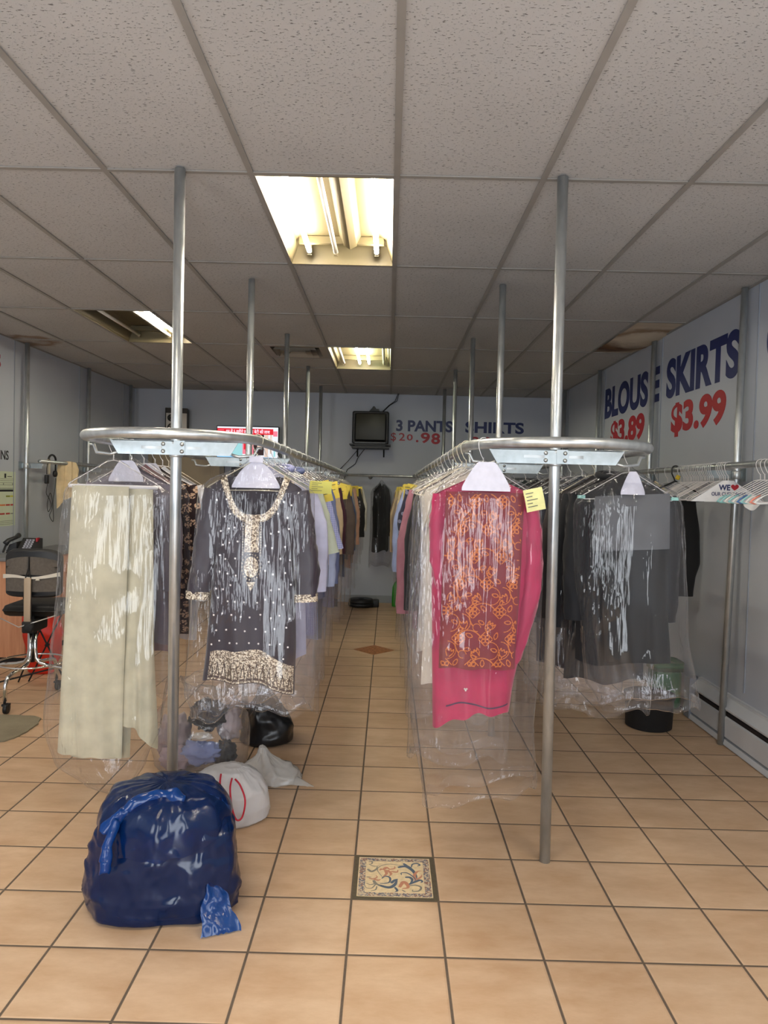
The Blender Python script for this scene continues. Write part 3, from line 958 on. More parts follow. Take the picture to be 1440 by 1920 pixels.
for dx in (0, 0.012):
    q.tube([(-0.10+dx, 9.62, 2.59), (-0.02+dx, 9.70, 2.68), (0.06+dx*2, 9.80, 2.75), (0.10+dx, 9.84, 2.857)], 0.005, 6)
tag(q.build('cable', BLACKP), 'black cables running from the tube television up to the ceiling', 'cable')
q = MB()
q.tube([(-0.41, 9.75, 2.10), (-0.56, 9.86, 1.93), (-0.69, 9.93, 1.80), (-0.78, 9.94, 1.60)], 0.005, 6)
tag(q.build('cable', BLACKP), 'straight black cable below the shelf of the tube television', 'cable')
q = MB()
q.tube([(-0.33, 9.75, 2.10), (-0.42, 9.86, 1.99), (-0.46, 9.92, 1.90), (-0.57, 9.93, 1.82), (-0.63, 9.94, 1.62)], 0.005, 6)
tag(q.build('cable', BLACKP), 'wavy black cable below the shelf of the tube television', 'cable')

fs = thing('flat_television', 'flat television on the back wall showing a red news banner', 'television', (-1.88, 9.62, 1.835))
W_, H_ = 0.83, 0.52
q = MB(); q.rbox(-W_/2, W_/2, 0.0, 0.05, 0, H_, 0.006); q.box(-0.2, 0.2, 0.05, YB-9.622, 0.12, 0.4); q.build('casing', BLACKP, fs)
def em(n, r, g, b, s=1.2):
    return emit(n, srgb(r, g, b), s)
SM = [em('screen_white', 225, 228, 235), em('screen_red', 214, 22, 42), em('screen_blue', 130, 190, 235), em('screen_dark', 40, 20, 22), em('screen_pink', 236, 120, 140), em('screen_beige', 215, 190, 175), em('screen_teal', 150, 205, 210)]
q = MB()
def px(x0, x1, z0, z1, mi, k=0):
    q.box(-W_/2+0.012+(W_-0.024)*x0, -W_/2+0.012+(W_-0.024)*x1, -0.0012-0.0004*k, 0.001, 0.012+(H_-0.024)*z0, 0.012+(H_-0.024)*z1, mi)
px(0, 1, 0, 1, 0)
px(0.0, 0.42, 0.22, 0.80, 6, 1); px(0.0, 0.63, 0.0, 0.24, 2, 1); px(0.08, 0.30, 0.62, 0.76, 2, 2); px(0.42, 0.60, 0.28, 0.80, 4, 1); px(0.44, 0.52, 0.40, 0.60, 1, 2)
px(0.60, 0.77, 0.25, 0.80, 3, 1); px(0.64, 0.68, 0.55, 0.75, 5, 2); px(0.66, 0.74, 0.42, 0.55, 5, 2); px(0.70, 0.73, 0.64, 0.72, 0, 2)
px(0.78, 0.84, 0.2, 0.8, 5, 1); px(0.87, 0.90, 0.3, 0.8, 5, 1); px(0.93, 0.96, 0.22, 0.6, 6, 1); px(0.62, 0.9, 0.0, 0.20, 2, 1); px(0.72, 0.76, 0.0, 0.2, 3, 2)
px(0.0, 0.92, 0.80, 0.955, 1, 3); px(0.015, 0.11, 0.90, 0.915, 4, 4); px(0.015, 0.11, 0.84, 0.86, 4, 4)
px(0.92, 0.99, 0.76, 0.9, 4, 2)
q.build('screen', SM, fs, 'lit news picture with red banner')
q = MB()
lettering(q, 'घर में 5 महीने तक बंद बेटी की लाश', (-W_/2+0.012+(W_-0.024)*0.145, -0.0028, 0.012+(H_-0.024)*0.815), (1, 0, 0), (0, 0, 1), (W_-0.024)*0.72, (H_-0.024)*0.125, th=0.0004, bold=0.012)
q.build('banner_text', em('screen_text', 250, 235, 250), fs, 'white Hindi headline')

ab = thing('wall_box', 'dark box with a black handle bar below the flat television', 'appliance', (-1.86, 9.66, 1.47))
q = MB(); q.rbox(-0.24, 0.28, 0, YB-9.662, 0, 0.335, 0.008); q.build('case', plain('dark_grey_case', srgb(62, 64, 68), 0.4), ab)
q = MB(); q.rbox(-0.2, 0.24, -0.006, 0.0, 0.04, 0.25, 0.002); q.build('door', plain('case_window', (0.01, 0.01, 0.01, 1), 0.15), ab)
q = MB(); q.rbox(-0.17, 0.2, -0.03, -0.006, 0.275, 0.305, 0.006); q.build('handle', BLACKP, ab)

sp_ = thing('loudspeaker', 'grey and black loudspeaker high on the back wall, left of the flat television', 'loudspeaker', (-2.86, 9.70, 2.24), math.radians(8))
q = MB(); q.rbox(-0.14, 0.15, 0, 0.20, 0, 0.34, 0.006); q.build('cabinet', plain('brown_black_cabinet', srgb(58, 52, 48), 0.5), sp_)
q = MB(); q.rbox(-0.125, 0.145, -0.012, 0, 0.0, 0.27, 0.004); q.build('baffle', plain('silver_baffle', srgb(205, 196, 186), 0.4), sp_)
for x, z, r_ in ((-0.062, 0.205, 0.046), (0.02, 0.155, 0.022), (-0.045, 0.075, 0.062)):
    q = MB(); q.lathe([(r_, 0.0), (r_, 0.006), (r_*0.9, 0.007), (r_*0.8, 0.001), (r_*0.35, -0.006), (r_*0.3, 0.0), (r_*0.12, 0.004)], (x, -0.012, z), 24, axis='y')
    q.build('driver', plain('speaker_cone', srgb(48, 42, 40), 0.5), sp_)
q = MB(); q.box(-0.03, 0.03, 0.19, 0.24, 0.13, 0.2); q.build('wall_mount', BLACKP, sp_)

DOOR_M = plain('beige_door_paint', srgb(176, 160, 134), 0.45, nscale=5, namp=0.02)
dr = struct(bpy.data.objects.new('door_1', None)); COL.objects.link(dr)
dr.location = (-2.77, YB-0.001, 0)
dr['label'] = 'beige panelled door in the back wall at the left'
q = MB(); q.box(-0.455, 0.455, -0.035, 0, 0.008, 2.03)
q.build('door_leaf', DOOR_M, dr)
q = MB()
for x in (-0.52, 0.46):
    q.box(x, x+0.06, -0.05, 0, 0, 2.09)
q.box(-0.52, 0.52, -0.05, 0, 2.035, 2.095)
q.build('door_frame', plain('door_frame_paint', srgb(150, 140, 122), 0.45), dr)
for x0_, x1_ in ((-0.36, -0.05), (0.05, 0.36)):
    for z0_, z1_ in ((0.18, 0.78), (0.92, 1.46), (1.58, 1.90)):
        q = MB()
        q.box(x0_, x1_, -0.038, -0.034, z0_, z1_); q.box(x0_+0.025, x1_-0.025, -0.044, -0.037, z0_+0.025, z1_-0.025)
        q.build('panel', DOOR_M, dr)
q = MB(); q.cyl((0.37, -0.035, 1.42), (0.37, -0.075, 1.42), 0.012, 10); q.rbox(0.34, 0.46, -0.085, -0.07, 1.408, 1.432, 0.004)
q.build('latch', TRIM_M, dr, 'small white latch')

# ------------------------------------------------------------------ right wall: baseboard heater
bh = thing('baseboard_heater', 'low white baseboard heater along the right wall at the floor', 'heater', (XR-0.001, 3.0, 0))
ENAM = plain('heater_enamel', (0.60, 0.61, 0.62, 1), 0.35, nscale=4, namp=0.03)
y0_, y1_ = -1.2, 2.05
q = MB()
q.box(-0.020, 0, y0_, y1_, 0.02, 0.30)
q.prism([(-0.0, y0_, 0.305), (-0.0, y0_, 0.275), (-0.066, y0_, 0.222), (-0.070, y0_, 0.235)], (0, y1_-y0_, 0))
q.build('back_and_hood', ENAM, bh)
q = MB(); q.prism([(-0.062, y0_, 0.055), (-0.066, y0_, 0.055), (-0.070, y0_, 0.178), (-0.058, y0_, 0.185), (-0.056, y0_, 0.180), (-0.064, y0_, 0.172)], (0, y1_-y0_, 0)); q.build('front_panel', ENAM, bh)
q = MB(); q.prism([(-0.02, y0_, 0.006), (-0.075, y0_, 0.006), (-0.075, y0_, 0.012), (-0.066, y0_, 0.038), (-0.02, y0_, 0.045)], (0, y1_-y0_, 0)); q.build('bottom_lip', ENAM, bh)
q = MB(); q.box(-0.05, -0.021, y0_+.02, y1_-.02, 0.09, 0.20); q.build('fins', plain('heater_fins', (0.03, 0.02, 0.018, 1), 0.6), bh)
q = MB(); q.box(-0.078, 0, y1_, y1_+0.09, 0.006, 0.29); q.build('end_cap', plain('heater_cap', srgb(120, 124, 132), 0.4), bh)

# ------------------------------------------------------------------ hangers
def hook_pts(r=0.0245, neck=-0.085):
    pts = []
    for k in range(13):
        a = math.radians(-35+k*(215/12))
        pts.append((r*math.cos(a), 0.0, r*math.sin(a)))
    pts += [(-r*0.92, 0, -0.018), (-r*0.45, 0, -0.045), (0, 0, -0.06), (0, 0, neck)]
    return pts
def wire_mesh(hw=0.205, drop=-0.20, r=0.0016, hook_rz=0.0):
    q = MB()
    M_ = Matrix.Rotation(hook_rz, 3, 'Z')
    q.tube([M_ @ Vector(p) for p in hook_pts()], r, 6)
    q.tube([(0.0025*math.cos(k*2.2), 0.0025*math.sin(k*2.2), -0.055-k*0.003) for k in range(12)], r, 6)
    q.tube([(0, 0, -0.085), (0.03, 0, -0.092), (hw-0.03, 0, drop+0.022), (hw-0.006, 0, drop+0.008), (hw, 0, drop), (hw-0.012, 0, drop-0.008), (0, 0, drop-0.004), (-hw+0.012, 0, drop-0.008), (-hw, 0, drop), (-hw+0.006, 0, drop+0.008), (-hw+0.03, 0, drop+0.022), (-0.03, 0, -0.092), (0, 0, -0.085)], r, 6)
    return q
HANGER_ME = wire_mesh().mesh('wire_hanger', WIRE)
HANGER_ME_B = wire_mesh().mesh('brassy_wire_hanger', WIRE_GOLD)
HOOK_ME = None
def add_hanger(parent, me=HANGER_ME, rz=0.0):
    o = bpy.data.objects.new('wire_hanger', me)
    COL.objects.link(o)
    o.parent = parent
    o.rotation_euler = (0, 0, rz)
    return o

# ------------------------------------------------------------------ garments: local frame = rail point, x across, -y towards the shop front, z down
def lerp_tab(tab, z, k):
    if z >= tab[0][0]:
        return tab[0][k]
    for a, b in zip(tab, tab[1:]):
        if z >= b[0]:
            f = (z-a[0])/(b[0]-a[0]+1e-9)
            f = f*f*(3-2*f)*0.5+f*0.5
            return a[k]+(b[k]-a[k])*f
    return tab[-1][k]

class Body:
    """sil: rows (z, xl, xr, depth) from shoulder to hem"""
    def __init__(s, sil, top_f, top_b=None, hem=None, amp=0.012, ph=0.0, freq=1.0, yc=0.0, still=0.25, start=None):
        s.sil, s.tf = sil, top_f
        s.tb = top_b or top_f
        zl = sil[-1][0]
        s.hem = hem or (lambda u: zl)
        s.amp, s.ph, s.fr, s.yc = amp, ph, freq, yc
        s.z0 = sil[0][0]
        s.len = s.z0-zl
        s.still = still
    def span(s, z):
        return lerp_tab(s.sil, z, 1), lerp_tab(s.sil, z, 2)
    def x(s, u, z):
        a, b = s.span(z)
        return (a+b)/2+u*(b-a)/2
    def y(s, u, z, side=-1):
        d = lerp_tab(s.sil, z, 3)
        e = max(0.0, 1-abs(u)**2.6)
        x = s.x(u, z)
        t_ = min(1.0, max(0.0, (s.z0-z)/(s.len+1e-6)))
        g = s.still+(1-s.still)*t_
        f = math.sin(x*44*s.fr+s.ph+1.1*math.sin(z*2.3+s.ph))*0.55+math.sin(x*93*s.fr+s.ph*2.3+1.7*math.sin(z*1.7+1+s.ph))*0.28
        f += 0.9*nz(x*7, z*2.6, s.ph+side*5)+0.35*nz(x*19+3, z*8, s.ph+9+side*5)
        return s.yc+side*d*math.sqrt(e)+s.amp*f*g*(1-u**6)
    def front(s, x, z):
        a, b = s.span(z)
        u = max(-1, min(1, (x-(a+b)/2)/((b-a)/2)))
        return s.y(u, z, -1)
    def mesh(s, q, nu=44, nv=56, mi=0, mib=None):
        def F(u, v):
            uu = u*2-1
            z = s.tf(uu)+(s.hem(uu)-s.tf(uu))*v
            return (s.x(uu, z), s.y(uu, z, -1), z)
        def G(u, v):
            uu = 1-u*2
            z = s.tb(uu)+(s.hem(uu)-s.tb(uu))*v
            return (s.x(uu, z), s.y(uu, z, 1), z)
        q.grid(F, nu, nv, mi)
        q.grid(G, nu, nv, mi if mib is None else mib)

def sleeve(q, path, radii, flat=0.6, mi=0, ph=0.0, n=18, m=22, amp=0.006):
    """path of (x,y,z), radii across; wrinkled tapering tube, open at the cuff"""
    P = [Vector(p) for p in path]
    rings = []
    for i in range(m+1):
        s_ = i/m*(len(P)-1); k = min(int(s_), len(P)-2); f = s_-k
        c = P[k].lerp(P[k+1], f)
        r = radii[k]+(radii[k+1]-radii[k])*f
        d_ = (P[min(k+1, len(P)-1)]-P[max(k, 0)]).normalized()
        ax = Vector((0, 1, 0)).cross(d_).normalized()
        ring = []
        for j in range(n):
            a = 2*PI*j/n
            w_ = amp*(nz(math.cos(a)*2+ph, math.sin(a)*2, i*0.42+ph*3)+0.6*nz(math.cos(a)*3+ph+5, math.sin(a)*3, i*0.9))
            ring.append(c+ax*(r+w_)*math.cos(a)+Vector((0, 1, 0))*(r*flat+w_)*math.sin(a))
        rings.append(ring)
    q.loft(rings, mi)

def cover(parent, tab, mat, ph=0.0, bottom=None, nu=72, nv=64, crease=1.0, gather=None, name='plastic_cover'):
    """film bag: tab rows (z, xl, xr, depth_front, depth_back) from neck to hem"""
    q = MB()
    z0, z1 = tab[0][0], tab[-1][0]
    rings = []
    for i in range(nv+1):
        v_ = i/nv
        ring = []
        for j in range(nu):
            a = 2*PI*j/nu
            zt = z1
            if bottom:
                zt = z1+bottom(math.cos(a), math.sin(a))
            z = z0+(zt-z0)*(v_**1.15)
            xl, xr = lerp_tab(tab, z, 1), lerp_tab(tab, z, 2)
            df, db = lerp_tab(tab, z, 3), lerp_tab(tab, z, 4)
            c, s_ = math.cos(a), math.sin(a)
            cx_ = (xl+xr)/2
            X = cx_+(xr-xl)/2*math.copysign(abs(c)**0.8, c)
            Y = (db if s_ > 0 else df)*s_
            k = min(1.0, (z0-z)/0.14)*crease
            cr = noise.ridged_multi_fractal(Vector((X*9+ph, Y*9, z*2.2+ph)), 0.9, 2.1, 3, 0.9, 2.0)-1.0
            w1 = 0.0040*cr+0.010*nz(X*6+ph, Y*6, z*1.8+ph)+0.0025*math.sin(a*17+ph+2*math.sin(z*4+ph))
            X += w1*k*c*1.1
            Y += w1*k*(s_ if abs(s_) > 0.2 else 0.2*math.copysign(1, s_ or 1))*1.1
            ring.append((X, Y, z))
        rings.append(ring)
    if mat is FILM:                            # crumpled hem turned inwards
        last = rings[-1]
        cx_ = sum(p[0] for p in last)/nu; cy_ = sum(p[1] for p in last)/nu
        for f_, dz in ((0.985, -0.004), (0.95, 0.004), (0.93, 0.022), (0.96, 0.04)):
            rings.append([(cx_+(p[0]-cx_)*(f_+0.02*nz(p[0]*40, p[1]*40, ph+dz*50)), cy_+(p[1]-cy_)*f_, p[2]+dz+0.008*nz(p[0]*25, p[1]*25, ph)) for p in last])
    q.loft(rings, 0)
    return q.build(name, mat, parent)

def ticket(parent, x, y, z, w_, h_, rot, m, tilt=0.0, rz=0.0, name='paper_ticket'):
    q = MB()
    M = Matrix.Translation((x, y, z)) @ Matrix.Rotation(rz, 4, 'Z') @ Matrix.Rotation(rot, 4, 'Y') @ Matrix.Rotation(tilt, 4, 'X')
    def fn(u, v_, o=0.0):
        p = Vector(((u-0.5)*w_, -0.006*math.sin(v_*PI)+0.003*math.sin(u*4)+o, -v_*h_))
        return M @ p
    q.grid(lambda u, v_: fn(u, v_), 6, 6)
    q.grid(lambda u, v_: fn(1-u, v_, 0.0006), 6, 6)
    for k in range(5):                         # printed lines
        v0 = 0.16+k*0.15
        a = 0.1; b = 0.35+0.5*random.random()
        vs = [fn(a, v0, -0.0008), fn(b, v0, -0.0008), fn(b, v0+0.035, -0.0008), fn(a, v0+0.035, -0.0008)]
        q.add(vs, [(0, 1, 2, 3)], 1, False)
    return q.build(name, [m, INK], parent)

def paper_guard(parent, wt, wb, zt, zb, y=-0.012, neck=0.0, curve=0.0, name='paper_guard', mat=None):
    q = MB()
    def fn(u, v_, o):
        uu = u*2-1
        z = zt+(zb-zt)*v_
        hw = wt+(wb-wt)*min(1, v_*1.15)**0.8
        return (uu*hw, y-0.018*v_*(1-uu*uu*0.8)+o, z-curve*uu*uu*(1-v_)*0.03)
    q.grid(lambda u, v_: fn(u, v_, 0), 14, 10)
    q.grid(lambda u, v_: fn(1-u, v_, 0.0008), 14, 10)
    if neck:
        q.box(-neck, neck, y-0.006, y+0.004, zt-0.004, zt+0.022)
    return q.build(name, mat or PAPER_W, parent)

def shoulder(a, zc, ze, half):
    """shoulder line following a hanger: zc at the neck, ze at the tips"""
    return lambda u: zc+(ze-zc)*(abs(u)**1.1)

# --- plum embroidered tunic, front of the left rack
PLUM = cloth('plum_silk', srgb(34, 23, 38), 0.5, sheen=0.3)
PLUM_IN = cloth('plum_lining', srgb(40, 30, 42), 0.7)
t = NT('silver_gold_embroidery')
vo = t.n('ShaderNodeTexVoronoi'); vo.inputs['Scale'].default_value = 210.0
t.l(t.obj(), vo.inputs['Vector'])
sc_ = t.n('ShaderNodeSeparateColor'); t.l(vo.outputs['Color'], sc_.inputs[0])
t.l(t.mixc(t.ramp(sc_.outputs[0], 0.25, 0.8), srgb(112, 96, 82), srgb(232, 220, 198)), t.b.inputs['Base Color'])
t.l(t.math('MULTIPLY', t.ramp(sc_.outputs[1], 0.4, 0.6), 0.7), t.b.inputs['Metallic'])
t.b.inputs['Roughness'].default_value = 0.35
t.l(t.bump(vo.outputs['Distance'], 0.8, 0.003), t.b.inputs['Normal'])
EMB = t.m
SEQ = plain('silver_sequins', (0.75, 0.72, 0.70, 1), 0.3, 0.5)

g = thing('tunic_on_hanger', 'plum embroidered long-sleeved tunic in clear plastic, front of the left rack', 'garment', (-0.541, 2.98, RZ))
add_hanger(g, wire_mesh(hook_rz=math.radians(-13)).mesh('brassy_wire_hanger', WIRE_GOLD))
def plum_neck(u):
    x = u*0.19
    if abs(x) < 0.118:
        return -0.305+0.165*(abs(x)/0.118)**3.2
    return -0.150-0.045*((abs(x)-0.118)/0.072)
def plum_back(u):
    x = abs(u*0.19)
    return -0.165+0.02*min(1, x/0.1) if x < 0.1 else -0.150-0.045*max(0, (x-0.118)/0.072)
sil = [(-0.14, -0.195, 0.185, 0.035), (-0.22, -0.19, 0.185, 0.05), (-0.30, -0.165, 0.165, 0.055), (-0.42, -0.162, 0.155, 0.055), (-0.62, -0.180, 0.168, 0.06), (-0.85, -0.196, 0.175, 0.06), (-1.02, -0.212, 0.172, 0.055)]
B = Body(sil, plum_neck, plum_back, lambda u: -1.02+0.030*(1-(u+0.1)**2)-0.015*u+0.008*math.sin(u*6), amp=0.011, ph=1.3, freq=0.9)
q = MB(); B.mesh(q, 60, 80, 0, 1)
for s_ in (-1, 1):
    cx_ = 0.0
    pth = [(s_*0.165, 0, -0.205), (s_*0.188+0.0, 0.0, -0.36), (s_*0.205+(-0.012 if s_ < 0 else 0.012), 0.0, -0.52), (s_*0.218+(-0.018 if s_ < 0 else -0.006), -0.004, -0.655)]
    sleeve(q, pth, [0.052, 0.054, 0.048, 0.045], 0.55, 0, ph=s_*2.0, amp=0.010)
# scattered silver flowers
rs = random.Random(5)
for zi in range(13):
    for xi in range(9):
        z = -0.25-0.058*zi+rs.uniform(-0.012, 0.012)
        uu = -0.88+0.22*xi+(0.11 if zi % 2 else 0)+rs.uniform(-0.05, 0.05)
        if abs(uu) > 0.93:
            continue
        x = B.x(uu, z)
        if (abs(x) < 0.05 and z > -0.62) or z > plum_neck(x/0.19)-0.05:
            continue
        y = B.front(x, z)-0.0026
        r0 = 0.0052
        pts = [(x+0.9*(r0 if j % 2 == 0 else r0*0.66)*math.cos(PI*j/7), y, z+0.9*(r0 if j % 2 == 0 else r0*0.66)*math.sin(PI*j/7)) for j in range(14)]
        q.add(pts[::-1], [tuple(range(14))], 2, False)
tun = q.build('tunic', [PLUM, PLUM_IN, SEQ], g)
q = MB()          # neckline band
def band(u, v_, off=0.0):
    x = (u*2-1)*0.130
    zi = plum_neck(x/0.19)
    s_ = 0.028*v_
    ax = abs(x)
    dx = -math.copysign(1, x)*min(1, ax/0.118)**2
    return (x-dx*s_*0.9, B.front(x, zi-s_)-0.004-off, zi+0.002-s_*(1.0 if ax < 0.09 else 0.55))
q.grid(lambda u, v_: band(u, v_), 60, 4)
for k in range(60):
    p = band(k/59, 1.05); q.lathe([(0.0008, -0.003), (0.003, 0), (0.0008, 0.003)], (p[0], p[1]-0.002, p[2]), 6)
q.build('neckline_trim', EMB, tun, 'silver and gold beaded neckline')
q = MB()          # placket with oval medallion
def patch(fx, z0_, z1_, off=0.004, nu=8, nv=24):
    q.grid(lambda u, v_: (lambda z: (lambda x: (x, B.front(x, z)-off, z))(-0.006+(u*2-1)*fx((z0_-z)/(z0_-z1_))))(z0_+(z1_-z0_)*v_), nu, nv)
patch(lambda t_: 0.029, -0.325, -0.455)
for s_ in (-1, 1):
    for k in range(14):
        z = -0.33-0.0105*k; x = -0.006+s_*0.036
        q.lathe([(0.0008, -0.004), (0.004, 0), (0.0008, 0.004)], (x, B.front(x, z)-0.004, z), 6)
for k in range(22):
    a = 2*PI*k/22
    x, z = -0.006+0.038*math.cos(a), -0.515+0.052*math.sin(a)
    q.lathe([(0.0008, -0.004), (0.0042, 0), (0.0008, 0.004)], (x, B.front(x, z)-0.005, z), 6)
patch(lambda t_: 0.030*math.sqrt(max(0, 1-(2*t_-1)**2)), -0.472, -0.558, 0.005, 10, 20)
patch(lambda t_: 0.018*(1-t_)+0.001, -0.575, -0.61, 0.005)
q.build('front_placket', EMB, tun, 'gold embroidered placket ending in an oval medallion')
q = MB()          # hem border, gold with triangles
def hemb(u, v_):
    uu = -0.86+u*1.84
    zh = B.hem(uu)
    z = zh+0.004+0.115*(1-v_)+(0.02*math.sin(u*PI))*(1-v_)
    return (B.x(uu, z), B.y(uu, z, -1)-0.004, z)
q.grid(hemb, 60, 10)
for k in range(13):
    u0, u1 = k/13, (k+1)/13
    a, b, c = hemb(u0+0.006, 0.93), hemb(u1-0.006, 0.93), hemb((u0+u1)/2, 0.36)
    for p_, sgn in (((a, b, c), 1),):
        q.add([(p[0], p[1]-0.004, p[2]) for p in p_], [(0, 1, 2)], 1, False)
        ins = [tuple(p[i]*0.6+(a[i]+b[i]+c[i])/3*0.4 for i in range(3)) for p in (a, b, c)]
        q.add([(p[0], p[1]-0.005, p[2]) for p in ins], [(0, 1, 2)], 0, False)
q.build('hem_border', [EMB, plain('dark_bronze_thread', srgb(74, 60, 56), 0.5)], tun, 'gold border of triangles along the hem')
for s_ in (-1, 1):
    q = MB()
    ex = s_*0.218+(-0.018 if s_ < 0 else -0.006)
    sleeve(q, [(ex-s_*0.002, -0.003, -0.625), (ex, -0.004, -0.658)], [0.0505, 0.0500], 0.6, 0, amp=0.002, m=4)
    q.build('cuff_trim', EMB, tun, 'gold embroidered cuff')
paper_guard(g, 0.055, 0.098, -0.088, -0.195, -0.020, neck=0.028, curve=1.0)
cover(g, [(-0.062, -0.012, 0.012, .012, .012), (-0.10, -0.06, 0.06, .035, .025), (-0.17, -0.20, 0.185, .05, .045), (-0.21, -0.238, 0.235, .068, .06), (-0.5, -0.262, 0.248, .085, .075), (-0.85, -0.275, 0.262, .10, .085), (-1.05, -0.285, 0.250, .10, .08), (-1.12, -0.25, 0.19, .07, .05)], FILM, 2.0,
      bottom=lambda c, s_: 0.03*math.sin(3*c+1)+0.05*max(0, c)+0.02*math.sin(9*c+4*s_))

# --- cream trousers on the left rack
CREAM = cloth('cream_wool', srgb(196, 190, 164), 0.85)
g = thing('trousers_on_hanger', 'cream trousers folded over a hanger in clear plastic, front of the left rack', 'garment', (LX-LR, 3.27, RZ))
add_hanger(g)
q = MB()
B1 = Body([(-0.205, -0.178, 0.078, 0.016), (-0.35, -0.185, 0.080, 0.022), (-0.8, -0.205, 0.072, 0.026), (-1.2, -0.222, 0.064, 0.03), (-1.43, -0.232, 0.062, 0.03)], lambda u: -0.203+0.003*nz(u, 1, 1), None, lambda u: -1.425-0.012*u, amp=0.017, ph=0.4, freq=0.75, yc=-0.02)
B1.mesh(q, 44, 70)
B2 = Body([(-0.207, 0.060, 0.176, 0.014), (-0.5, 0.055, 0.182, 0.022), (-0.9, 0.050, 0.190, 0.028), (-1.36, 0.040, 0.215, 0.032)], lambda u: -0.207, None, lambda u: -1.31-0.05*u-0.035*abs(u+0.2), amp=0.020, ph=2.2, freq=1.3, yc=0.012)
B2.mesh(q, 36, 60)
B3 = Body([(-0.207, -0.172, 0.10, 0.012), (-0.7, -0.19, 0.10, 0.02), (-1.48, -0.20, 0.075, 0.022)], lambda u: -0.207, None, lambda u: -1.455, amp=0.010, ph=4.2, yc=0.045)
B3.mesh(q, 30, 50)
tr_ = q.build('trousers', CREAM, g)
q = MB(); q.tube([(-0.2, 0, -0.205), (-0.1, 0, -0.204), (0.2, 0, -0.206)], 0.0085, 10)
q.build('cardboard_tube', plain('white_cardboard', (0.78, 0.77, 0.78, 1), 0.7), g)
cover(g, [(-0.075, -0.012, 0.012, .012, .012), (-0.11, -0.07, 0.07, .03, .03), (-0.185, -0.19, 0.20, .05, .05), (-0.23, -0.225, 0.255, .075, .07), (-0.6, -0.255, 0.275, .10, .09), (-1.0, -0.275, 0.272, .12, .11), (-1.30, -0.295, 0.235, .13, .12), (-1.47, -0.24, 0.16, .12, .10), (-1.56, -0.11, 0.10, .07, .06), (-1.615, 0.045, 0.075, .018, .016)], FILM, 5.0, crease=1.1)

# --- pink suit with red patterned scarf on the right rack
PINK = cloth('hot_pink_silk', srgb(170, 14, 76), 0.6, sheen=0.3)
PINK_D = plain('navy_piping', srgb(60, 36, 70), 0.7)
REDS = cloth('crimson_silk', srgb(112, 4, 26), 0.6, sheen=0.3)
ORNG = plain('gold_orange_print', srgb(196, 108, 50), 0.7)
g = thing('pink_suit_on_hanger', 'bright pink suit with red patterned scarf in clear plastic, front of the right rack', 'garment', (0.370, 2.854, RZ))
add_hanger(g, wire_mesh(hook_rz=math.radians(29)).mesh('wire_hanger', WIRE))
sil = [(-0.13, -0.16, 0.17, 0.03), (-0.20, -0.185, 0.205, 0.045), (-0.36, -0.196, 0.215, 0.055), (-0.56, -0.190, 0.200, 0.055), (-0.78, -0.183, 0.170, 0.055), (-1.0, -0.176, 0.135, 0.05), (-1.12, -0.172, 0.118, 0.045)]
B = Body(sil, lambda u: -0.118-0.085*abs(u)**1.3 if abs(u) > 0.42 else -0.150, lambda u: -0.115-0.085*abs(u)**1.3, lambda u: -1.06-0.06*max(0, -u)+0.008*math.sin(u*9), amp=0.012, ph=0.7, freq=0.9)
q = MB(); B.mesh(q, 50, 70)
def strip(fz, x0_, x1_, wd, mi):
    q.grid(lambda u, v_: (lambda x: (x, B.front(x, fz(x)-v_*wd)-0.003, fz(x)-v_*wd))(x0_+(x1_-x0_)*u), 30, 1, mi)
strip(lambda x: -1.018-0.012*math.sin(x*30), -0.125, 0.118, 0.006, 1)
for k in range(3):
    q.lathe([(0.001, -0.004), (0.005, 0), (0.001, 0.004)], (-0.055+0.004*k, B.front(-0.055, -0.955)-0.003, -0.955-0.006*(k % 2)), 6, 2)
q.build('dress', [PINK, PINK_D, SEQ], g)
q = MB(); sleeve(q, [(-0.165, -0.02, -0.20), (-0.172, -0.03, -0.33), (-0.168, -0.03, -0.45), (-0.15, -0.03, -0.56)], [0.032, 0.036, 0.034, 0.025], 0.7, amp=0.008, ph=3)
q.build('sleeve', PINK, g)
q = MB(); sleeve(q, [(0.185, -0.012, -0.21), (0.200, -0.018, -0.38), (0.200, -0.015, -0.56), (0.168, -0.01, -0.74), (0.142, -0.01, -0.86)], [0.03, 0.04, 0.04, 0.032, 0.014], 0.8, amp=0.012, ph=6)
q.build('sleeve', PINK, g)
BS = Body([(-0.195, -0.150, 0.150, 0.012), (-0.5, -0.156, 0.145, 0.016), (-0.875, -0.160, 0.132, 0.018)], lambda u: -0.19, None, lambda u: -0.868+0.004*math.sin(u*7), amp=0.008, ph=2.9, freq=0.8, yc=-0.078, still=0.4)
q = MB(); BS.mesh(q, 44, 60)
def dash(pts, wd=0.0032, mi=1):
    """stitched-looking print line following the cloth"""
    P = [Vector((p[0], 0, p[1])) for p in pts]
    for a, b in zip(P, P[1:]):
        d_ = b-a
        if d_.length < 1e-6:
            continue
        nn = Vector((-d_.z, 0, d_.x)).normalized()*wd/2
        e = d_*0.06
        vs = []
        for p in (a+e-nn, b-e-nn, b-e+nn, a+e+nn):
            lo, hi = BS.span(p.z)
            if p.x < lo+0.004 or p.x > hi-0.004 or p.z > -0.194 or p.z < BS.hem(0)+0.004:
                vs = None
                break
            vs.append((p.x, BS.front(p.x, p.z)-0.0028, p.z))
        if vs:
            q.add(vs, [(0, 1, 2, 3)], mi, False)
rs = random.Random(11)
def arc(cx_, cz_, r_, a0, a1, n=14, wd=0.0032):
    dash([(cx_+r_*math.cos(a0+(a1-a0)*k/n), cz_+r_*math.sin(a0+(a1-a0)*k/n)) for k in range(n+1)], wd)
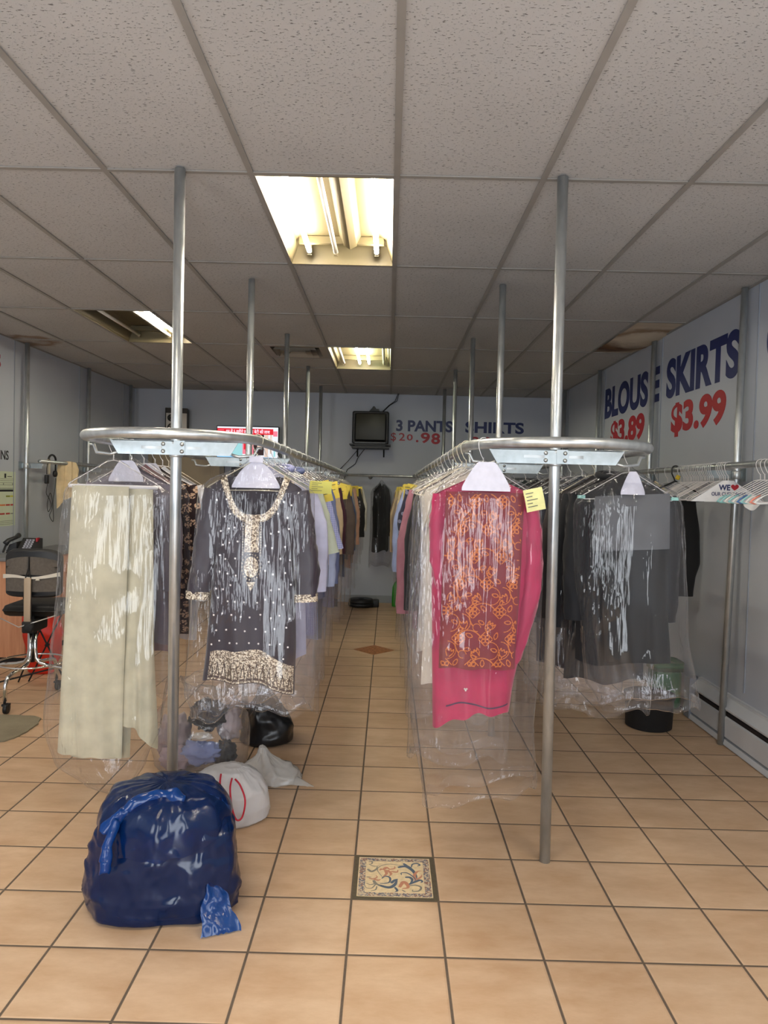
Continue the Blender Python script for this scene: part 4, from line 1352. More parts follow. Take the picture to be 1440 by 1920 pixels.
def flower(cx_, cz_, s_):
    for k in range(4):
        a = PI/4+PI/2*k
        c, d_ = math.cos(a), math.sin(a)
        dash([(cx_, cz_), (cx_+s_*(c*.5-d_*.4), cz_+s_*(d_*.5+c*.4)), (cx_+s_*c, cz_+s_*d_), (cx_+s_*(c*.5+d_*.4), cz_+s_*(d_*.5-c*.4)), (cx_, cz_)], 0.0038)
    for k in range(4):
        a = PI/2*k
        dash([(cx_+s_*1.35*math.cos(a), cz_+s_*1.35*math.sin(a)), (cx_+s_*1.35*math.cos(a+PI/2), cz_+s_*1.35*math.sin(a+PI/2))][::1], 0.0034)
def leaf(cx_, cz_, s_, a):
    c, d_ = math.cos(a), math.sin(a)
    def R(x, z): return (cx_+s_*(x*c-z*d_), cz_+s_*(x*d_+z*c))
    dash([R(-1, 0), R(-.3, .5), R(.4, .4), R(1, 0), R(.4, -.4), R(-.3, -.5), R(-1, 0)], 0.0036)
def tulip(cx_, cz_, s_, a):
    c, d_ = math.cos(a), math.sin(a)
    def R(x, z): return (cx_+s_*(x*c-z*d_), cz_+s_*(x*d_+z*c))
    dash([R(-.2, -1), R(-.9, .1), R(-.8, 1), R(-.35, .3), R(0, 1), R(.35, .3), R(.8, 1), R(.9, .1), R(.2, -1)], 0.0038)
for row in range(7):
    for col in range(4):
        bx, bz = -0.150+col*0.102+(0.050 if row % 2 else 0), -0.225-row*0.105
        flower(bx+0.012, bz, 0.021)
        s_ = 1 if (row+col) % 2 else -1
        arc(bx+0.05*s_, bz-0.02, 0.052, PI*0.15, PI*1.25)
        arc(bx+0.028*s_, bz-0.062, 0.015, 0, PI*1.6, 10)
        arc(bx-0.03*s_, bz-0.045, 0.034, -PI*0.5, PI*0.5, 10)
        leaf(bx+0.052, bz+0.012, 0.015, 0.8+rs.random()*2)
        leaf(bx+0.045, bz-0.042, 0.014, 2.4+rs.random())
        tulip(bx-0.022, bz-0.055, 0.017, rs.uniform(-0.8, 0.8))
        leaf(bx+0.07, bz-0.07, 0.012, rs.random()*3)
q.build('patterned_scarf', [REDS, ORNG], g, 'dark red scarf printed with orange vines and flowers')
paper_guard(g, 0.03, 0.092, -0.075, -0.185, -0.098)
ticket(g, 0.172, -0.115, -0.172, 0.072, 0.085, math.radians(-13), TICKET_G, tilt=0.05)
cover(g, [(-0.062, -0.012, 0.012, .016, .012), (-0.10, -0.07, 0.06, .06, .03), (-0.17, -0.175, 0.185, .105, .05), (-0.22, -0.205, 0.225, .115, .06), (-0.40, -0.245, 0.240, .118, .075), (-0.8, -0.262, 0.238, .115, .09), (-1.1, -0.255, 0.235, .11, .09), (-1.38, -0.20, 0.26, .09, .08)], FILM, 8.0,
      bottom=lambda c, s_: -0.045*max(0, -c)+0.05*max(0, c)+0.012*math.sin(7*c+5*s_))

# --- grey trousers over dark jacket on the right rack
GREYT = cloth('mid_grey_wool', srgb(86, 88, 92), 0.85)
DKJ = cloth('dark_slate_wool', srgb(16, 18, 24), 0.8)
g = thing('grey_suit_on_hanger', 'dark suit with grey trousers folded on top in clear plastic, front right of right rack', 'garment', (RX+RRAD, 3.20, RZ))
add_hanger(g)
q = MB()
BJ = Body([(-0.09, -0.12, 0.12, 0.03), (-0.16, -0.2, 0.2, 0.055), (-0.3, -0.205, 0.215, 0.07), (-0.7, -0.19, 0.2, 0.07), (-0.95, -0.19, 0.21, 0.07)], lambda u: -0.09-0.10*abs(u)**1.2, None, lambda u: -0.93+0.02*math.sin(3*u), amp=0.014, ph=3.3, yc=0.075)
BJ.mesh(q, 40, 50)
for s_ in (-1, 1):
    sleeve(q, [(s_*0.185, 0.07, -0.19), (s_*0.21, 0.06, -0.45), (s_*0.205, 0.05, -0.75)], [0.055, 0.055, 0.045], 0.75, amp=0.012, ph=s_*4)
q.build('jacket', DKJ, g, 'dark slate jacket')
BG = Body([(-0.185, -0.155, 0.172, 0.014), (-0.45, -0.150, 0.178, 0.020), (-0.60, -0.12, 0.19, 0.02)], lambda u: -0.186+0.010*u, None, lambda u: -0.425+0.008*u, amp=0.006, ph=1.0, freq=0.5, yc=-0.035)
q = MB(); BG.mesh(q, 36, 30)
BD = Body([(-0.40, -0.11, 0.176, 0.012), (-0.7, -0.10, 0.185, 0.02), (-0.93, -0.085, 0.205, 0.022)], lambda u: -0.40, None, lambda u: -0.92, amp=0.012, ph=5.0, freq=0.7, yc=-0.025)
q.build('grey_trousers', GREYT, g, 'mid grey folded trousers')
q = MB(); BD.mesh(q, 30, 40); q.build('dark_trousers', cloth('charcoal_wool', srgb(12, 15, 18), 0.85), g, 'charcoal trouser legs')
paper_guard(g, 0.014, 0.052, -0.085, -0.185, -0.058, name='paper_guard')
q = MB()
for s_ in (-1, 1):
    q.box(s_*0.205-0.016, s_*0.205+0.016, -0.006, 0.006, -0.206, -0.192)
q2 = MB(); q2.box(-0.221, -0.189, -0.006, 0.006, -0.206, -0.192); q2.build('hanger_tip', plain('aqua_foam', srgb(150, 206, 198), 0.6), g)
q2 = MB(); q2.box(0.189, 0.221, -0.006, 0.006, -0.206, -0.192); q2.build('hanger_tip', plain('aqua_foam_right', srgb(150, 206, 198), 0.6), g)
cover(g, [(-0.062, -0.012, 0.012, .012, .012), (-0.10, -0.07, 0.07, .05, .05), (-0.18, -0.21, 0.22, .085, .12), (-0.24, -0.235, 0.245, .10, .135), (-0.5, -0.22, 0.262, .11, .14), (-0.8, -0.18, 0.285, .12, .14), (-1.0, -0.16, 0.325, .13, .14), (-1.11, -0.10, 0.352, .10, .11)], FILM, 11.0,
      bottom=lambda c, s_: -0.02*max(0, -c)+0.012*math.sin(6*c+4*s_), crease=1.2)

# ------------------------------------------------------------------ the rows of hanging garments behind
_rng = random.Random(23)
_ci = [0]
def col(r, g_, b):
    return srgb(r, g_, b)
def fabric(rgb, pattern=None, c2=None, ps=1.0):
    key = 'fabric_%d_%d_%d_%s' % (rgb[0], rgb[1], rgb[2], pattern or 'plain')
    return cloth(key, srgb(*rgb), 0.85, pattern, srgb(*c2) if c2 else None, pscale=ps)

def hung(label, name, part, x, Y, mat, length=0.95, half=0.195, sleeve_len=0.0, rz=0.0, film_m=FILM_FAR, cov=True, tick=None, guard=False, group=None, flare=1.0, depth=0.048, clen=None, brassy=False, hi=False, collar=False, tickx=0.12):
    ph = _rng.random()*40
    g = thing(name, label, 'garment', (x, Y, RZ), rz*0.6 if abs(rz) < 0.5 else rz, group)
    add_hanger(g, HANGER_ME_B if brassy else HANGER_ME)
    k = 1.5 if hi else 1.0
    q = MB()
    if part == 'trousers':
        w_ = half
        b = Body([(-0.204, -w_, w_, 0.012), (-0.5, -w_*0.98, w_*1.0, 0.02), (-0.204-length, -w_*0.9*flare, w_*0.95*flare, 0.026)], lambda u: -0.203, None, lambda u: -0.204-length-0.02*u, amp=0.012, ph=ph, freq=0.8, yc=-0.012)
        b.mesh(q, int(26*k), int(30*k))
        b2 = Body([(-0.204, -w_*0.96, w_*0.97, 0.010), (-0.204-length*0.93, -w_*0.8, w_*0.86, 0.022)], lambda u: -0.203, None, lambda u: -0.204-length*0.94, amp=0.012, ph=ph+3, freq=0.9, yc=0.03)
        b2.mesh(q, int(18*k), int(20*k))
    else:
        c = 0.92
        b = Body([(-0.09, -half*0.55, half*0.55, 0.022), (-0.20, -half, half, depth*0.85), (-0.32, -half*c, half*c, depth), (-0.60, -half*0.90, half*0.92, depth), (-0.09-length, -half*0.96*flare, half*0.98*flare, depth)], lambda u: -0.092-0.105*abs(u)**1.15-(0.03*(1-abs(u)/0.25) if abs(u) < 0.25 else 0), lambda u: -0.088-0.108*abs(u)**1.15, lambda u: -0.09-length-0.015*math.sin(5*u+ph), amp=0.013, ph=ph, freq=0.85)
        b.mesh(q, int(28*k), int(32*k))
        if sleeve_len:
            for s_ in (-1, 1):
                e = _rng.uniform(-0.012, 0.02)
                L = sleeve_len
                short = L < 0.35
                pth = [(s_*(half-0.03), 0, -0.195), (s_*(half+0.012+e), -0.01, -0.2-L*0.4), (s_*(half+0.02+e+(0.03 if short else 0)), -0.02, -0.2-L)]
                sleeve(q, pth, [0.055, 0.056, 0.07 if short else 0.045], 0.6, amp=0.007, ph=ph+s_, n=14, m=16)
        if collar:
            q.tube([(0.055*math.cos(a), 0.045*math.sin(a)-0.0, -0.085-0.022*(1-math.sin(a))*0.5) for a in [2*PI*j/20 for j in range(20)]], 0.016, 8, closed=True)
    q.build(part, mat, g)
    if guard:
        paper_guard(g, 0.03, 0.085, -0.08, -0.18, -0.06)
    if cov:
        cl = clen or (length+0.22)
        wob = _rng.uniform(0.9, 1.1)
        dd = depth+0.012
        cover(g, [(-0.062, -0.012, 0.012, .012, .012), (-0.10, -0.06, 0.06, .03, .03), (-0.185, -half-0.01, half+0.01, dd, dd), (-0.24, -half-0.035, half+0.035, dd+0.008, dd+0.008), (-0.6, -half-0.045*wob, half+0.045*wob, dd+.018, dd+.018), (-0.09-cl, -half-0.045, half+0.04, dd+.02, dd+.02)], film_m, ph,
              bottom=lambda c_, s_: 0.025*math.sin(5*c_+3*s_+ph), nu=int(40*k), nv=int(30*k))
    if tick:
        m_, w_, h_ = tick
        ticket(g, tickx*1.6+_rng.uniform(-0.02, 0.02), -depth-0.040, -0.150-_rng.random()*0.02, w_, h_, math.radians(_rng.uniform(-16, 16)), m_, tilt=_rng.uniform(-0.2, 0.2), rz=_rng.uniform(-0.3, 0.3))
    return g
TY = (TICKET_Y, 0.085, 0.105); TYS = (TICKET_Y, 0.07, 0.08); TG = (TICKET_G, 0.07, 0.09); TP = (TICKET_P, 0.055, 0.085)
GL = 'garments on the aisle side of the left rack'
GLL = 'garments on the wall side of the left rack'
GR = 'garments on the aisle side of the right rack'
GRR = 'garments on the wall side of the right rack'
xa, xb, xc, xd = LX+LR, LX-LR, RX-RRAD, RX+RRAD
R_ = math.radians
# left rack, aisle side
hung('pale lavender long tunic in plastic directly behind the plum tunic', 'tunic_on_hanger', 'tunic', xa, 3.24, fabric((186, 188, 214)), 0.86, 0.19, 0.45, R_(2), tick=(plain('olive_ticket', srgb(196, 192, 100), 0.8), 0.10, 0.055), group=GL, hi=True, film_m=FILM, tickx=0.15)
hung('grey green blouse in plastic ahead of the lavender checked shirt', 'blouse_on_hanger', 'blouse', xa, 3.42, fabric((176, 184, 168)), 0.6, 0.195, 0.3, R_(-4), group=GL, clen=1.15, hi=True)
hung('lavender checked short-sleeved shirt with a big yellow ticket, left rack', 'shirt_on_hanger', 'shirt', xa, 3.62, fabric((132, 140, 196), 'gingham', (176, 182, 222)), 0.82, 0.20, 0.30, R_(3), tick=TY, group=GL, hi=True, collar=True, film_m=FILM, clen=1.08)
hung('pale blue long shirt in plastic hanging low behind the checked shirt', 'shirt_on_hanger', 'shirt', xa, 3.80, fabric((172, 184, 216)), 0.90, 0.19, 0.5, R_(-2), group=GL, hi=True, clen=1.1)
hung('slate blue long-sleeved shirt with a small yellow ticket, left rack', 'shirt_on_hanger', 'shirt', xa, 4.05, fabric((104, 116, 160)), 0.72, 0.20, 0.52, R_(4), tick=TYS, group=GL, collar=True)
hung('black trousers in plastic between the slate blue shirt and beige shirt', 'trousers_on_hanger', 'trousers', xa, 4.30, fabric((40, 36, 44)), 0.86, 0.17, 0, R_(-3), group=GL)
hung('beige shirt in plastic just ahead of the maroon top, left rack', 'shirt_on_hanger', 'shirt', xa, 4.55, fabric((206, 186, 152)), 0.55, 0.195, 0.4, R_(2), group=GL, tick=TY)
hung('maroon long-sleeved top in plastic on the aisle side of the left rack', 'top_on_hanger', 'top', xa, 4.80, fabric((66, 30, 46)), 0.60, 0.20, 0.42, R_(3), group=GL, film_m=FILM)
hung('periwinkle trousers in plastic behind the maroon top', 'trousers_on_hanger', 'trousers', xa, 5.08, fabric((140, 144, 186)), 0.80, 0.185, 0, R_(-3), group=GL, tick=TY)
hung('navy trousers in plastic hanging behind the periwinkle trousers', 'trousers_on_hanger', 'trousers', xa, 5.36, fabric((28, 30, 48)), 0.84, 0.19, 0, R_(2), group=GL)
hung('taupe jacket in plastic with a yellow ticket, middle of the left rack', 'jacket_on_hanger', 'jacket', xa, 5.68, fabric((104, 92, 86)), 0.68, 0.20, 0.5, R_(-2), group=GL, tick=TY)
hung('denim blue shirt in plastic behind the taupe jacket', 'shirt_on_hanger', 'shirt', xa, 6.02, fabric((74, 96, 142)), 0.84, 0.195, 0.5, R_(4), group=GL, tick=TYS)
hung('light grey shirt in plastic behind the denim blue shirt', 'shirt_on_hanger', 'shirt', xa, 6.34, fabric((164, 166, 172)), 0.72, 0.20, 0.5, R_(-3), group=GL, tick=TY)
hung('peach blouse in plastic ahead of the dark spotted dress, left rack', 'blouse_on_hanger', 'blouse', xa, 6.68, fabric((222, 180, 154)), 0.82, 0.21, 0.5, R_(2), group=GL)
hung('dark spotted dress in plastic behind the peach blouse, left rack', 'dress_on_hanger', 'dress', xa, 7.02, fabric((44, 46, 54), 'dots', (150, 150, 156)), 0.62, 0.21, 0.35, R_(-2), group=GL, tick=TY)
hung('tan trousers in plastic near the far end of the left rack', 'trousers_on_hanger', 'trousers', xa, 7.40, fabric((160, 128, 84)), 0.72, 0.20, 0, R_(3), group=GL, tick=TY)
hung('black jacket in plastic behind the tan trousers, left rack', 'jacket_on_hanger', 'jacket', xa, 7.75, fabric((24, 24, 28)), 0.66, 0.215, 0.5, R_(-3), group=GL)
hung('khaki shirt in plastic second from the far end of the left rack', 'shirt_on_hanger', 'shirt', xa, 8.15, fabric((150, 134, 96)), 0.64, 0.215, 0.48, R_(2), group=GL, tick=TY)
hung('white shirt in plastic at the far end of the left rack', 'shirt_on_hanger', 'shirt', xa, 8.60, fabric((206, 204, 200)), 0.62, 0.22, 0.48, R_(-2), group=GL, tick=TY)
# left rack, wall side
hung('grey lavender blouse in plastic right behind the cream trousers', 'blouse_on_hanger', 'blouse', xb, 3.50, fabric((112, 104, 116)), 0.86, 0.20, 0.5, R_(-5), group=GLL, hi=True, guard=True, film_m=FILM, clen=1.1)
hung('dusty mauve dress in plastic behind the grey lavender blouse', 'dress_on_hanger', 'dress', xb, 3.675, fabric((148, 104, 110)), 0.95, 0.195, 0, R_(-3), group=GLL, hi=True)
hung('black dress printed with beige blossoms, unwrapped, left rack', 'dress_on_hanger', 'dress', xb, 3.85, fabric((34, 14, 18), 'flower', (198, 166, 140), 1.5), 0.90, 0.205, 0.56, R_(-8), group=GLL, hi=True, cov=False, tick=TP, tickx=-0.005, guard=True)
hung('white shirt hanging behind the black blossom print dress', 'shirt_on_hanger', 'shirt', xb, 3.98, fabric((222, 222, 226)), 0.86, 0.205, 0.62, R_(-6), group=GLL, hi=True, cov=False, tick=TP, tickx=0.02)
hung('white trousers reaching lowest behind the white shirt, left rack', 'trousers_on_hanger', 'trousers', xb, 4.09, fabric((226, 224, 226)), 0.84, 0.19, 0, R_(-4), group=GLL, cov=False, brassy=True)
# right rack, aisle side
hung('cream silk gown in plastic directly behind the pink suit', 'gown_on_hanger', 'gown', xc, 3.06, fabric((216, 208, 192)), 0.92, 0.175, 0, R_(4), group=GR, hi=True, film_m=FILM, brassy=True, clen=1.22)
hung('ivory long gown in plastic, second behind the pink suit', 'gown_on_hanger', 'gown', xc, 3.24, fabric((226, 220, 206)), 0.80, 0.18, 0, R_(-3), group=GR, hi=True, film_m=FILM, brassy=True, clen=1.1)
hung('white gown in plastic, third behind the pink suit', 'gown_on_hanger', 'gown', xc, 3.44, fabric((222, 218, 212)), 0.86, 0.18, 0, R_(3), group=GR, hi=True, brassy=True, clen=1.05)
hung('black coat on a dark hanger just ahead of the dusty pink coat', 'coat_on_hanger', 'coat', xc, 3.72, fabric((26, 26, 30)), 0.80, 0.17, 0.6, R_(6), group=GR, cov=False)
hung('dusty pink long-sleeved coat behind the black coat, right rack', 'coat_on_hanger', 'coat', xc, 3.98, fabric((160, 108, 122)), 0.86, 0.19, 0.66, R_(8), group=GR, cov=True, clen=1.1)
hung('navy spotted dress in plastic behind the dusty pink coat', 'dress_on_hanger', 'dress', xc, 4.25, fabric((38, 40, 62), 'dots', (120, 124, 150)), 0.72, 0.20, 0.4, R_(-3), group=GR)
hung('light blue shirt in plastic with a yellow ticket, right rack', 'shirt_on_hanger', 'shirt', xc, 4.55, fabric((146, 162, 204)), 0.80, 0.21, 0.5, R_(3), group=GR, tick=TY, tickx=-0.12)
hung('pale pink shirt in plastic behind the light blue shirt, right rack', 'shirt_on_hanger', 'shirt', xc, 4.85, fabric((222, 196, 192)), 0.72, 0.20, 0.5, R_(-2), group=GR, tick=TY, tickx=-0.1)
hung('grey tweed jacket in plastic, middle of the right rack', 'jacket_on_hanger', 'jacket', xc, 5.20, fabric((136, 132, 128)), 0.66, 0.20, 0.5, R_(2), group=GR, tick=TY, tickx=-0.12)
hung('buttery cream coat in plastic ahead of the taupe shirt, right rack', 'coat_on_hanger', 'coat', xc, 5.60, fabric((222, 206, 164)), 0.78, 0.215, 0.6, R_(-3), group=GR, tick=TY, tickx=-0.1)
hung('taupe shirt in plastic behind the buttery cream coat, right rack', 'shirt_on_hanger', 'shirt', xc, 6.05, fabric((150, 134, 120)), 0.64, 0.21, 0.5, R_(2), group=GR, tick=TY, tickx=-0.13)
hung('sand coloured jacket in plastic, fourth from the far end of the right rack', 'jacket_on_hanger', 'jacket', xc, 6.55, fabric((196, 176, 140)), 0.70, 0.22, 0.55, R_(-3), group=GR, tick=TY, tickx=-0.12)
hung('white blouse in plastic, third from the far end of the right rack', 'blouse_on_hanger', 'blouse', xc, 7.05, fabric((210, 206, 200)), 0.64, 0.215, 0.5, R_(2), group=GR, tick=TY, tickx=-0.12)
hung('brown shirt in plastic, second from the far end of the right rack', 'shirt_on_hanger', 'shirt', xc, 7.60, fabric((112, 92, 78)), 0.66, 0.22, 0.5, R_(-2), group=GR, tick=TY, tickx=-0.12)
hung('beige coat in plastic at the far end of the right rack', 'coat_on_hanger', 'coat', xc, 8.25, fabric((206, 188, 150)), 0.74, 0.225, 0.6, R_(2), group=GR, tick=TY, tickx=-0.12)
# right rack, wall side
hung('black suit jacket in plastic directly behind the grey trousers', 'jacket_on_hanger', 'jacket', xd, 3.475, fabric((22, 24, 30)), 0.98, 0.20, 0.62, R_(4), group=GRR, hi=True, film_m=FILM, depth=0.075, collar=True, clen=1.12)
hung('dark brown suit in crumpled plastic, second behind the grey trousers', 'suit_on_hanger', 'suit', xd, 3.73, fabric((48, 42, 44)), 0.98, 0.205, 0.62, R_(10), group=GRR, hi=True, film_m=FILM, depth=0.075, brassy=True, clen=1.16)
hung('slate blue suit in plastic, third behind the grey trousers', 'suit_on_hanger', 'suit', xd, 3.97, fabric((46, 54, 70)), 1.02, 0.21, 0.6, R_(-6), group=GRR, hi=True, film_m=FILM, depth=0.07, clen=1.2)
hung('black trousers in plastic behind the slate blue suit, right rack', 'trousers_on_hanger', 'trousers', xd, 4.22, fabric((20, 20, 24)), 0.98, 0.19, 0, R_(3), group=GRR, film_m=FILM, clen=1.2)
hung('navy dress with white specks in plastic, wall side of the right rack', 'dress_on_hanger', 'dress', xd, 4.47, fabric((24, 28, 38), 'dots', (170, 176, 186), 1.6), 0.9, 0.21, 0.3, R_(-4), group=GRR, film_m=FILM)
hung('dark brown skirt suit in plastic behind the speckled navy dress', 'suit_on_hanger', 'suit', xd, 4.78, fabric((58, 46, 46)), 0.85, 0.205, 0.5, R_(2), group=GRR)
hung('charcoal coat in plastic, third from last on the wall side, right rack', 'coat_on_hanger', 'coat', xd, 5.15, fabric((42, 42, 46)), 0.9, 0.21, 0.55, R_(-3), group=GRR)
hung('dark green blouse in plastic, second from last on the wall side, right rack', 'blouse_on_hanger', 'blouse', xd, 5.6, fabric((32, 52, 52)), 0.7, 0.21, 0.5, R_(3), group=GRR)
hung('grey pinstripe suit in plastic, last on the wall side, right rack', 'suit_on_hanger', 'suit', xd, 6.1, fabric((70, 72, 78), 'stripe', (120, 122, 128)), 0.9, 0.21, 0.5, R_(-2), group=GRR)
# black jacket alone on the back rail
hung('black jacket in plastic hanging alone on the back wall rail', 'jacket_on_hanger', 'jacket', -0.09, 9.745, fabric((14, 14, 16)), 0.92, 0.17, 0.62, R_(62), film_m=FILM, depth=0.08, clen=1.12)

# ------------------------------------------------------------------ empty hangers on the right wall rail
RWX = 2.0
RAILX = RWX
def empty_hanger(Y, label, rz=0.0, group=None, me=HANGER_ME, tilt=0.0):
    o = bpy.data.objects.new('wire_hanger', me)
    COL.objects.link(o)
    o.location = (RAILX, Y, RZ-0.001)
    o.rotation_euler = (0, tilt, rz)
    return tag(o, label, 'hanger', group)
HM_R = wire_mesh(r=0.0019).mesh('wire_hanger', plain('off_white_wire', (0.74, 0.71, 0.70, 1), 0.4))
rs = random.Random(3)
for k in range(18):
    empty_hanger(4.93-0.026*k-0.004*rs.random(), 'empty white wire hanger in the tight bunch left of the printed cape hanger', rs.uniform(-0.075, 0.03), 'white wire hangers bunched on the right wall rail', HM_R, rs.uniform(-0.02, 0.02))
for k in range(4):
    empty_hanger(4.405-0.026*k, 'white wire hanger hooked beside the post, over the printed paper cape', rs.uniform(-0.03, 0.03), 'wire hangers beside the right wall post', HM_R, rs.uniform(-0.015, 0.015))
CAPE = plain('white_cape_paper', (0.74, 0.74, 0.75, 1), 0.6, nscale=30, namp=0.02)
for k, Y in enumerate((4.29,)):
    g = thing('paper_cape_hanger', 'hanger with white paper cape printed WE heart OUR CUSTOMERS', 'hanger', (RAILX, Y, RZ-0.001), -0.06, None)
    add_hanger(g, HM_R)
    q = MB()
    for o_ in (-0.004, 0.004):
        def fn(u, v_, o_=o_):
            zt, zb_ = -0.086, -0.212
            z = zt+(zb_-zt)*v_
            hw = 0.03+(0.212-0.03)*v_
            hw = min(hw, 0.208)
            uu = u*2-1
            return ((uu if o_ < 0 else -uu)*hw, o_-(0.010*(1-uu*uu) if o_ < 0 else -0.004), z)
        q.grid(fn, 20, 10)
    q.build('paper_cape', CAPE, g)
    q = MB()
    lettering(q, 'WE', (-0.058, -0.0155, -0.144), (1, 0, 0), (0, 0, 1), 0.066, 0.034, th=0.0006, bold=0.03)
    lettering(q, 'OUR CUSTOMERS', (-0.098, -0.0155, -0.176), (1, 0, 0), (0, 0, 1), 0.196, 0.022, th=0.0006, bold=0.012)
    q.build('slogan', NAVY_VINYL, g)
    q = MB()
    hp = []
    for j in range(32):
        a = 2*PI*j/32
        hp.append((0.034+0.0014*16*math.sin(a)**3, -0.0150, -0.125+0.0014*(13*math.cos(a)-5*math.cos(2*a)-2*math.cos(3*a)-math.cos(4*a))))
    q.prism(hp[::-1], (0, -0.0008, 0)); q.build('heart', RED_VINYL, g, 'red heart')
# strut hangers with foam tips at the right edge of the view
TIPS = [plain('foam_aqua', srgb(150, 205, 205), 0.7), plain('foam_white', srgb(222, 222, 218), 0.7), plain('foam_blue', srgb(80, 120, 170), 0.7), plain('foam_coral', srgb(226, 140, 120), 0.7)]
TN = ['aqua', 'white', 'blue', 'coral']
ORD = [0, 0, 1, 0, 1, 2, 0, 1, 3, 1]
for k, ti in enumerate(ORD):
    Y = 3.92-0.045*k
    g = thing('foam_tipped_hanger', {0: 'wire hanger with aqua foam tips at the right end of the wall rail', 1: 'wire hanger with white foam tips at the right end of the wall rail', 2: 'wire hanger with blue foam tips at the right end of the wall rail', 3: 'wire hanger with coral foam tips at the right end of the wall rail'}[ti], 'hanger', (RAILX, Y, RZ-0.001), -0.20+rs.uniform(-0.02, 0.02), 'foam tipped hangers at the right edge')
    add_hanger(g, HM_R)
    for s_ in (-1, 1):
        q = MB(); q.tube([(s_*0.165, 0, -0.17), (s_*0.198, 0, -0.192), (s_*0.212, 0, -0.207), (s_*0.195, 0, -0.212), (s_*0.15, 0, -0.211)], [0.003, 0.0055, 0.006, 0.0055, 0.003], 8)
        q.build('foam_tip', TIPS[ti], g)
g = thing('cloth_tag', 'small white cloth scrap hanging from the foam tipped hangers at the right edge', 'cloth scrap', (1.93, 3.86, 1.540))
q = MB()
q.grid(lambda u, v_: (-0.045+0.085*u+0.01*v_, 0.006*math.sin(u*6+v_*3), -0.002+0.02*u-0.055*v_*(0.5+0.5*math.sin(PI*u))), 10, 8)
q.grid(lambda u, v_: (-0.045+0.085*(1-u)+0.01*v_, 0.004+0.006*math.sin((1-u)*6+v_*3), -0.002+0.02*(1-u)-0.055*v_*(0.5+0.5*math.sin(PI*u))), 10, 8)
q.build('scrap', plain('white_scrap', (0.75, 0.74, 0.7, 1), 0.8), g)
# black hanger with black trousers, yellow clip hanger, pale tube hanger
g = thing('trousers_on_hanger', 'plain black trousers on a black hanger by the right wall', 'garment', (RAILX, 5.08, RZ), 0.0)
q = MB()
q.tube([(0.0265*math.cos(R_(-35+k*215/12)), 0, 0.0265*math.sin(R_(-35+k*215/12))) for k in range(13)]+[(-0.024, 0, -0.03), (-0.008, 0, -0.062), (0, 0, -0.085)], 0.0048, 8)
q.tube([(0, 0, -0.08), (0.04, 0, -0.10), (0.2, 0, -0.175), (0.205, 0, -0.215), (0, 0, -0.222), (-0.205, 0, -0.215), (-0.2, 0, -0.175), (-0.04, 0, -0.10)], 0.006, 8, closed=True)
q.build('plastic_hanger', BLACKP, g)
q = MB()
b = Body([(-0.222, -0.17, 0.15, 0.014), (-0.45, -0.17, 0.185, 0.03), (-0.65, -0.17, 0.195, 0.032), (-0.76, -0.17, 0.165, 0.025), (-0.86, -0.16, 0.155, 0.022)], lambda u: -0.222, None, lambda u: -0.885, amp=0.012, ph=7, freq=0.7)
b.mesh(q, 30, 40)
q.build('trousers', fabric((6, 6, 7)), g)
g = thing('wire_hanger', 'white wire hanger with a yellow clip, right of the black hanger', 'hanger', (RAILX, 4.985, RZ-0.001), 0.05)
add_hanger(g, HM_R)
q = MB(); q.rbox(-0.012, 0.014, -0.012, 0.006, -0.075, -0.045, 0.004, M=Matrix.Rotation(0.4, 4, 'Y')); q.build('yellow_clip', plain('yellow_clip', srgb(206, 176, 40), 0.5), g)
g = thing('wire_hanger', 'wire hanger with a slipped pale yellow cardboard tube, above the grey suit', 'hanger', (RAILX, 5.22, RZ-0.001), 0.04)
add_hanger(g, HM_R)
q = MB(); q.tube([(-0.10, -0.012, -0.085), (0.02, -0.014, -0.165)], 0.009, 10); q.build('cardboard_tube', plain('pale_tube', srgb(226, 216, 164), 0.7), g)
for k, Y in enumerate((5.42, 5.55)):
    empty_hanger(Y, 'plain wire hanger hanging alone left of the black hanger', 0.0, 'single hangers on the right wall rail', HANGER_ME)

# ------------------------------------------------------------------ bags of laundry on the floor
def blob(q, c, prof, lobes, amp, ph, n=72, m=48, mi=0, cre=0.012, fs=3.2, sy=1.0, zlean=(0, 0), star=0.0):
    """sagging sack: prof rows (height, radius factor); lobes = radius at angle; crumpled by noise"""
    hs = [p[0] for p in prof]
    rings = []
    for i in range(m+1):
        t_ = i/m*(len(prof)-1); k = min(int(t_), len(prof)-2); f = t_-k
        f = f*f*(3-2*f)*0.35+f*0.65
        h = prof[k][0]+(prof[k+1][0]-prof[k][0])*f
        rf = prof[k][1]+(prof[k+1][1]-prof[k][1])*f
        ring = []
        for j in range(n):
            a = 2*PI*j/n
            R = lobes(a)*rf
            x, y = R*math.cos(a), R*math.sin(a)*sy
            d1 = nz(x*fs+ph, y*fs+ph, h*fs)*amp
            d2 = (noise.ridged_multi_fractal(Vector((x*6+ph, y*6, h*6)), 0.9, 2.0, 4, 0.9, 2.0)-1.1)*cre
            st = star*math.sin(a*19+3*math.sin(a*3+ph))*(i/m)
            s_ = (d1+d2+st)*min(1, rf*2.2)
            zz_ = h+(d1*0.4+d2*0.6)*min(1.0, h/0.06)*(0.3+0.7*rf)
            ring.append((c[0]+x+s_*math.cos(a)+zlean[0]*h, c[1]+y+s_*math.sin(a)*sy+zlean[1]*h, max(c[2]+zz_, c[2]+0.001 if h < 0.03 else c[2]+0.002)))
        rings.append(ring)
    q.loft(rings, mi, True, True)

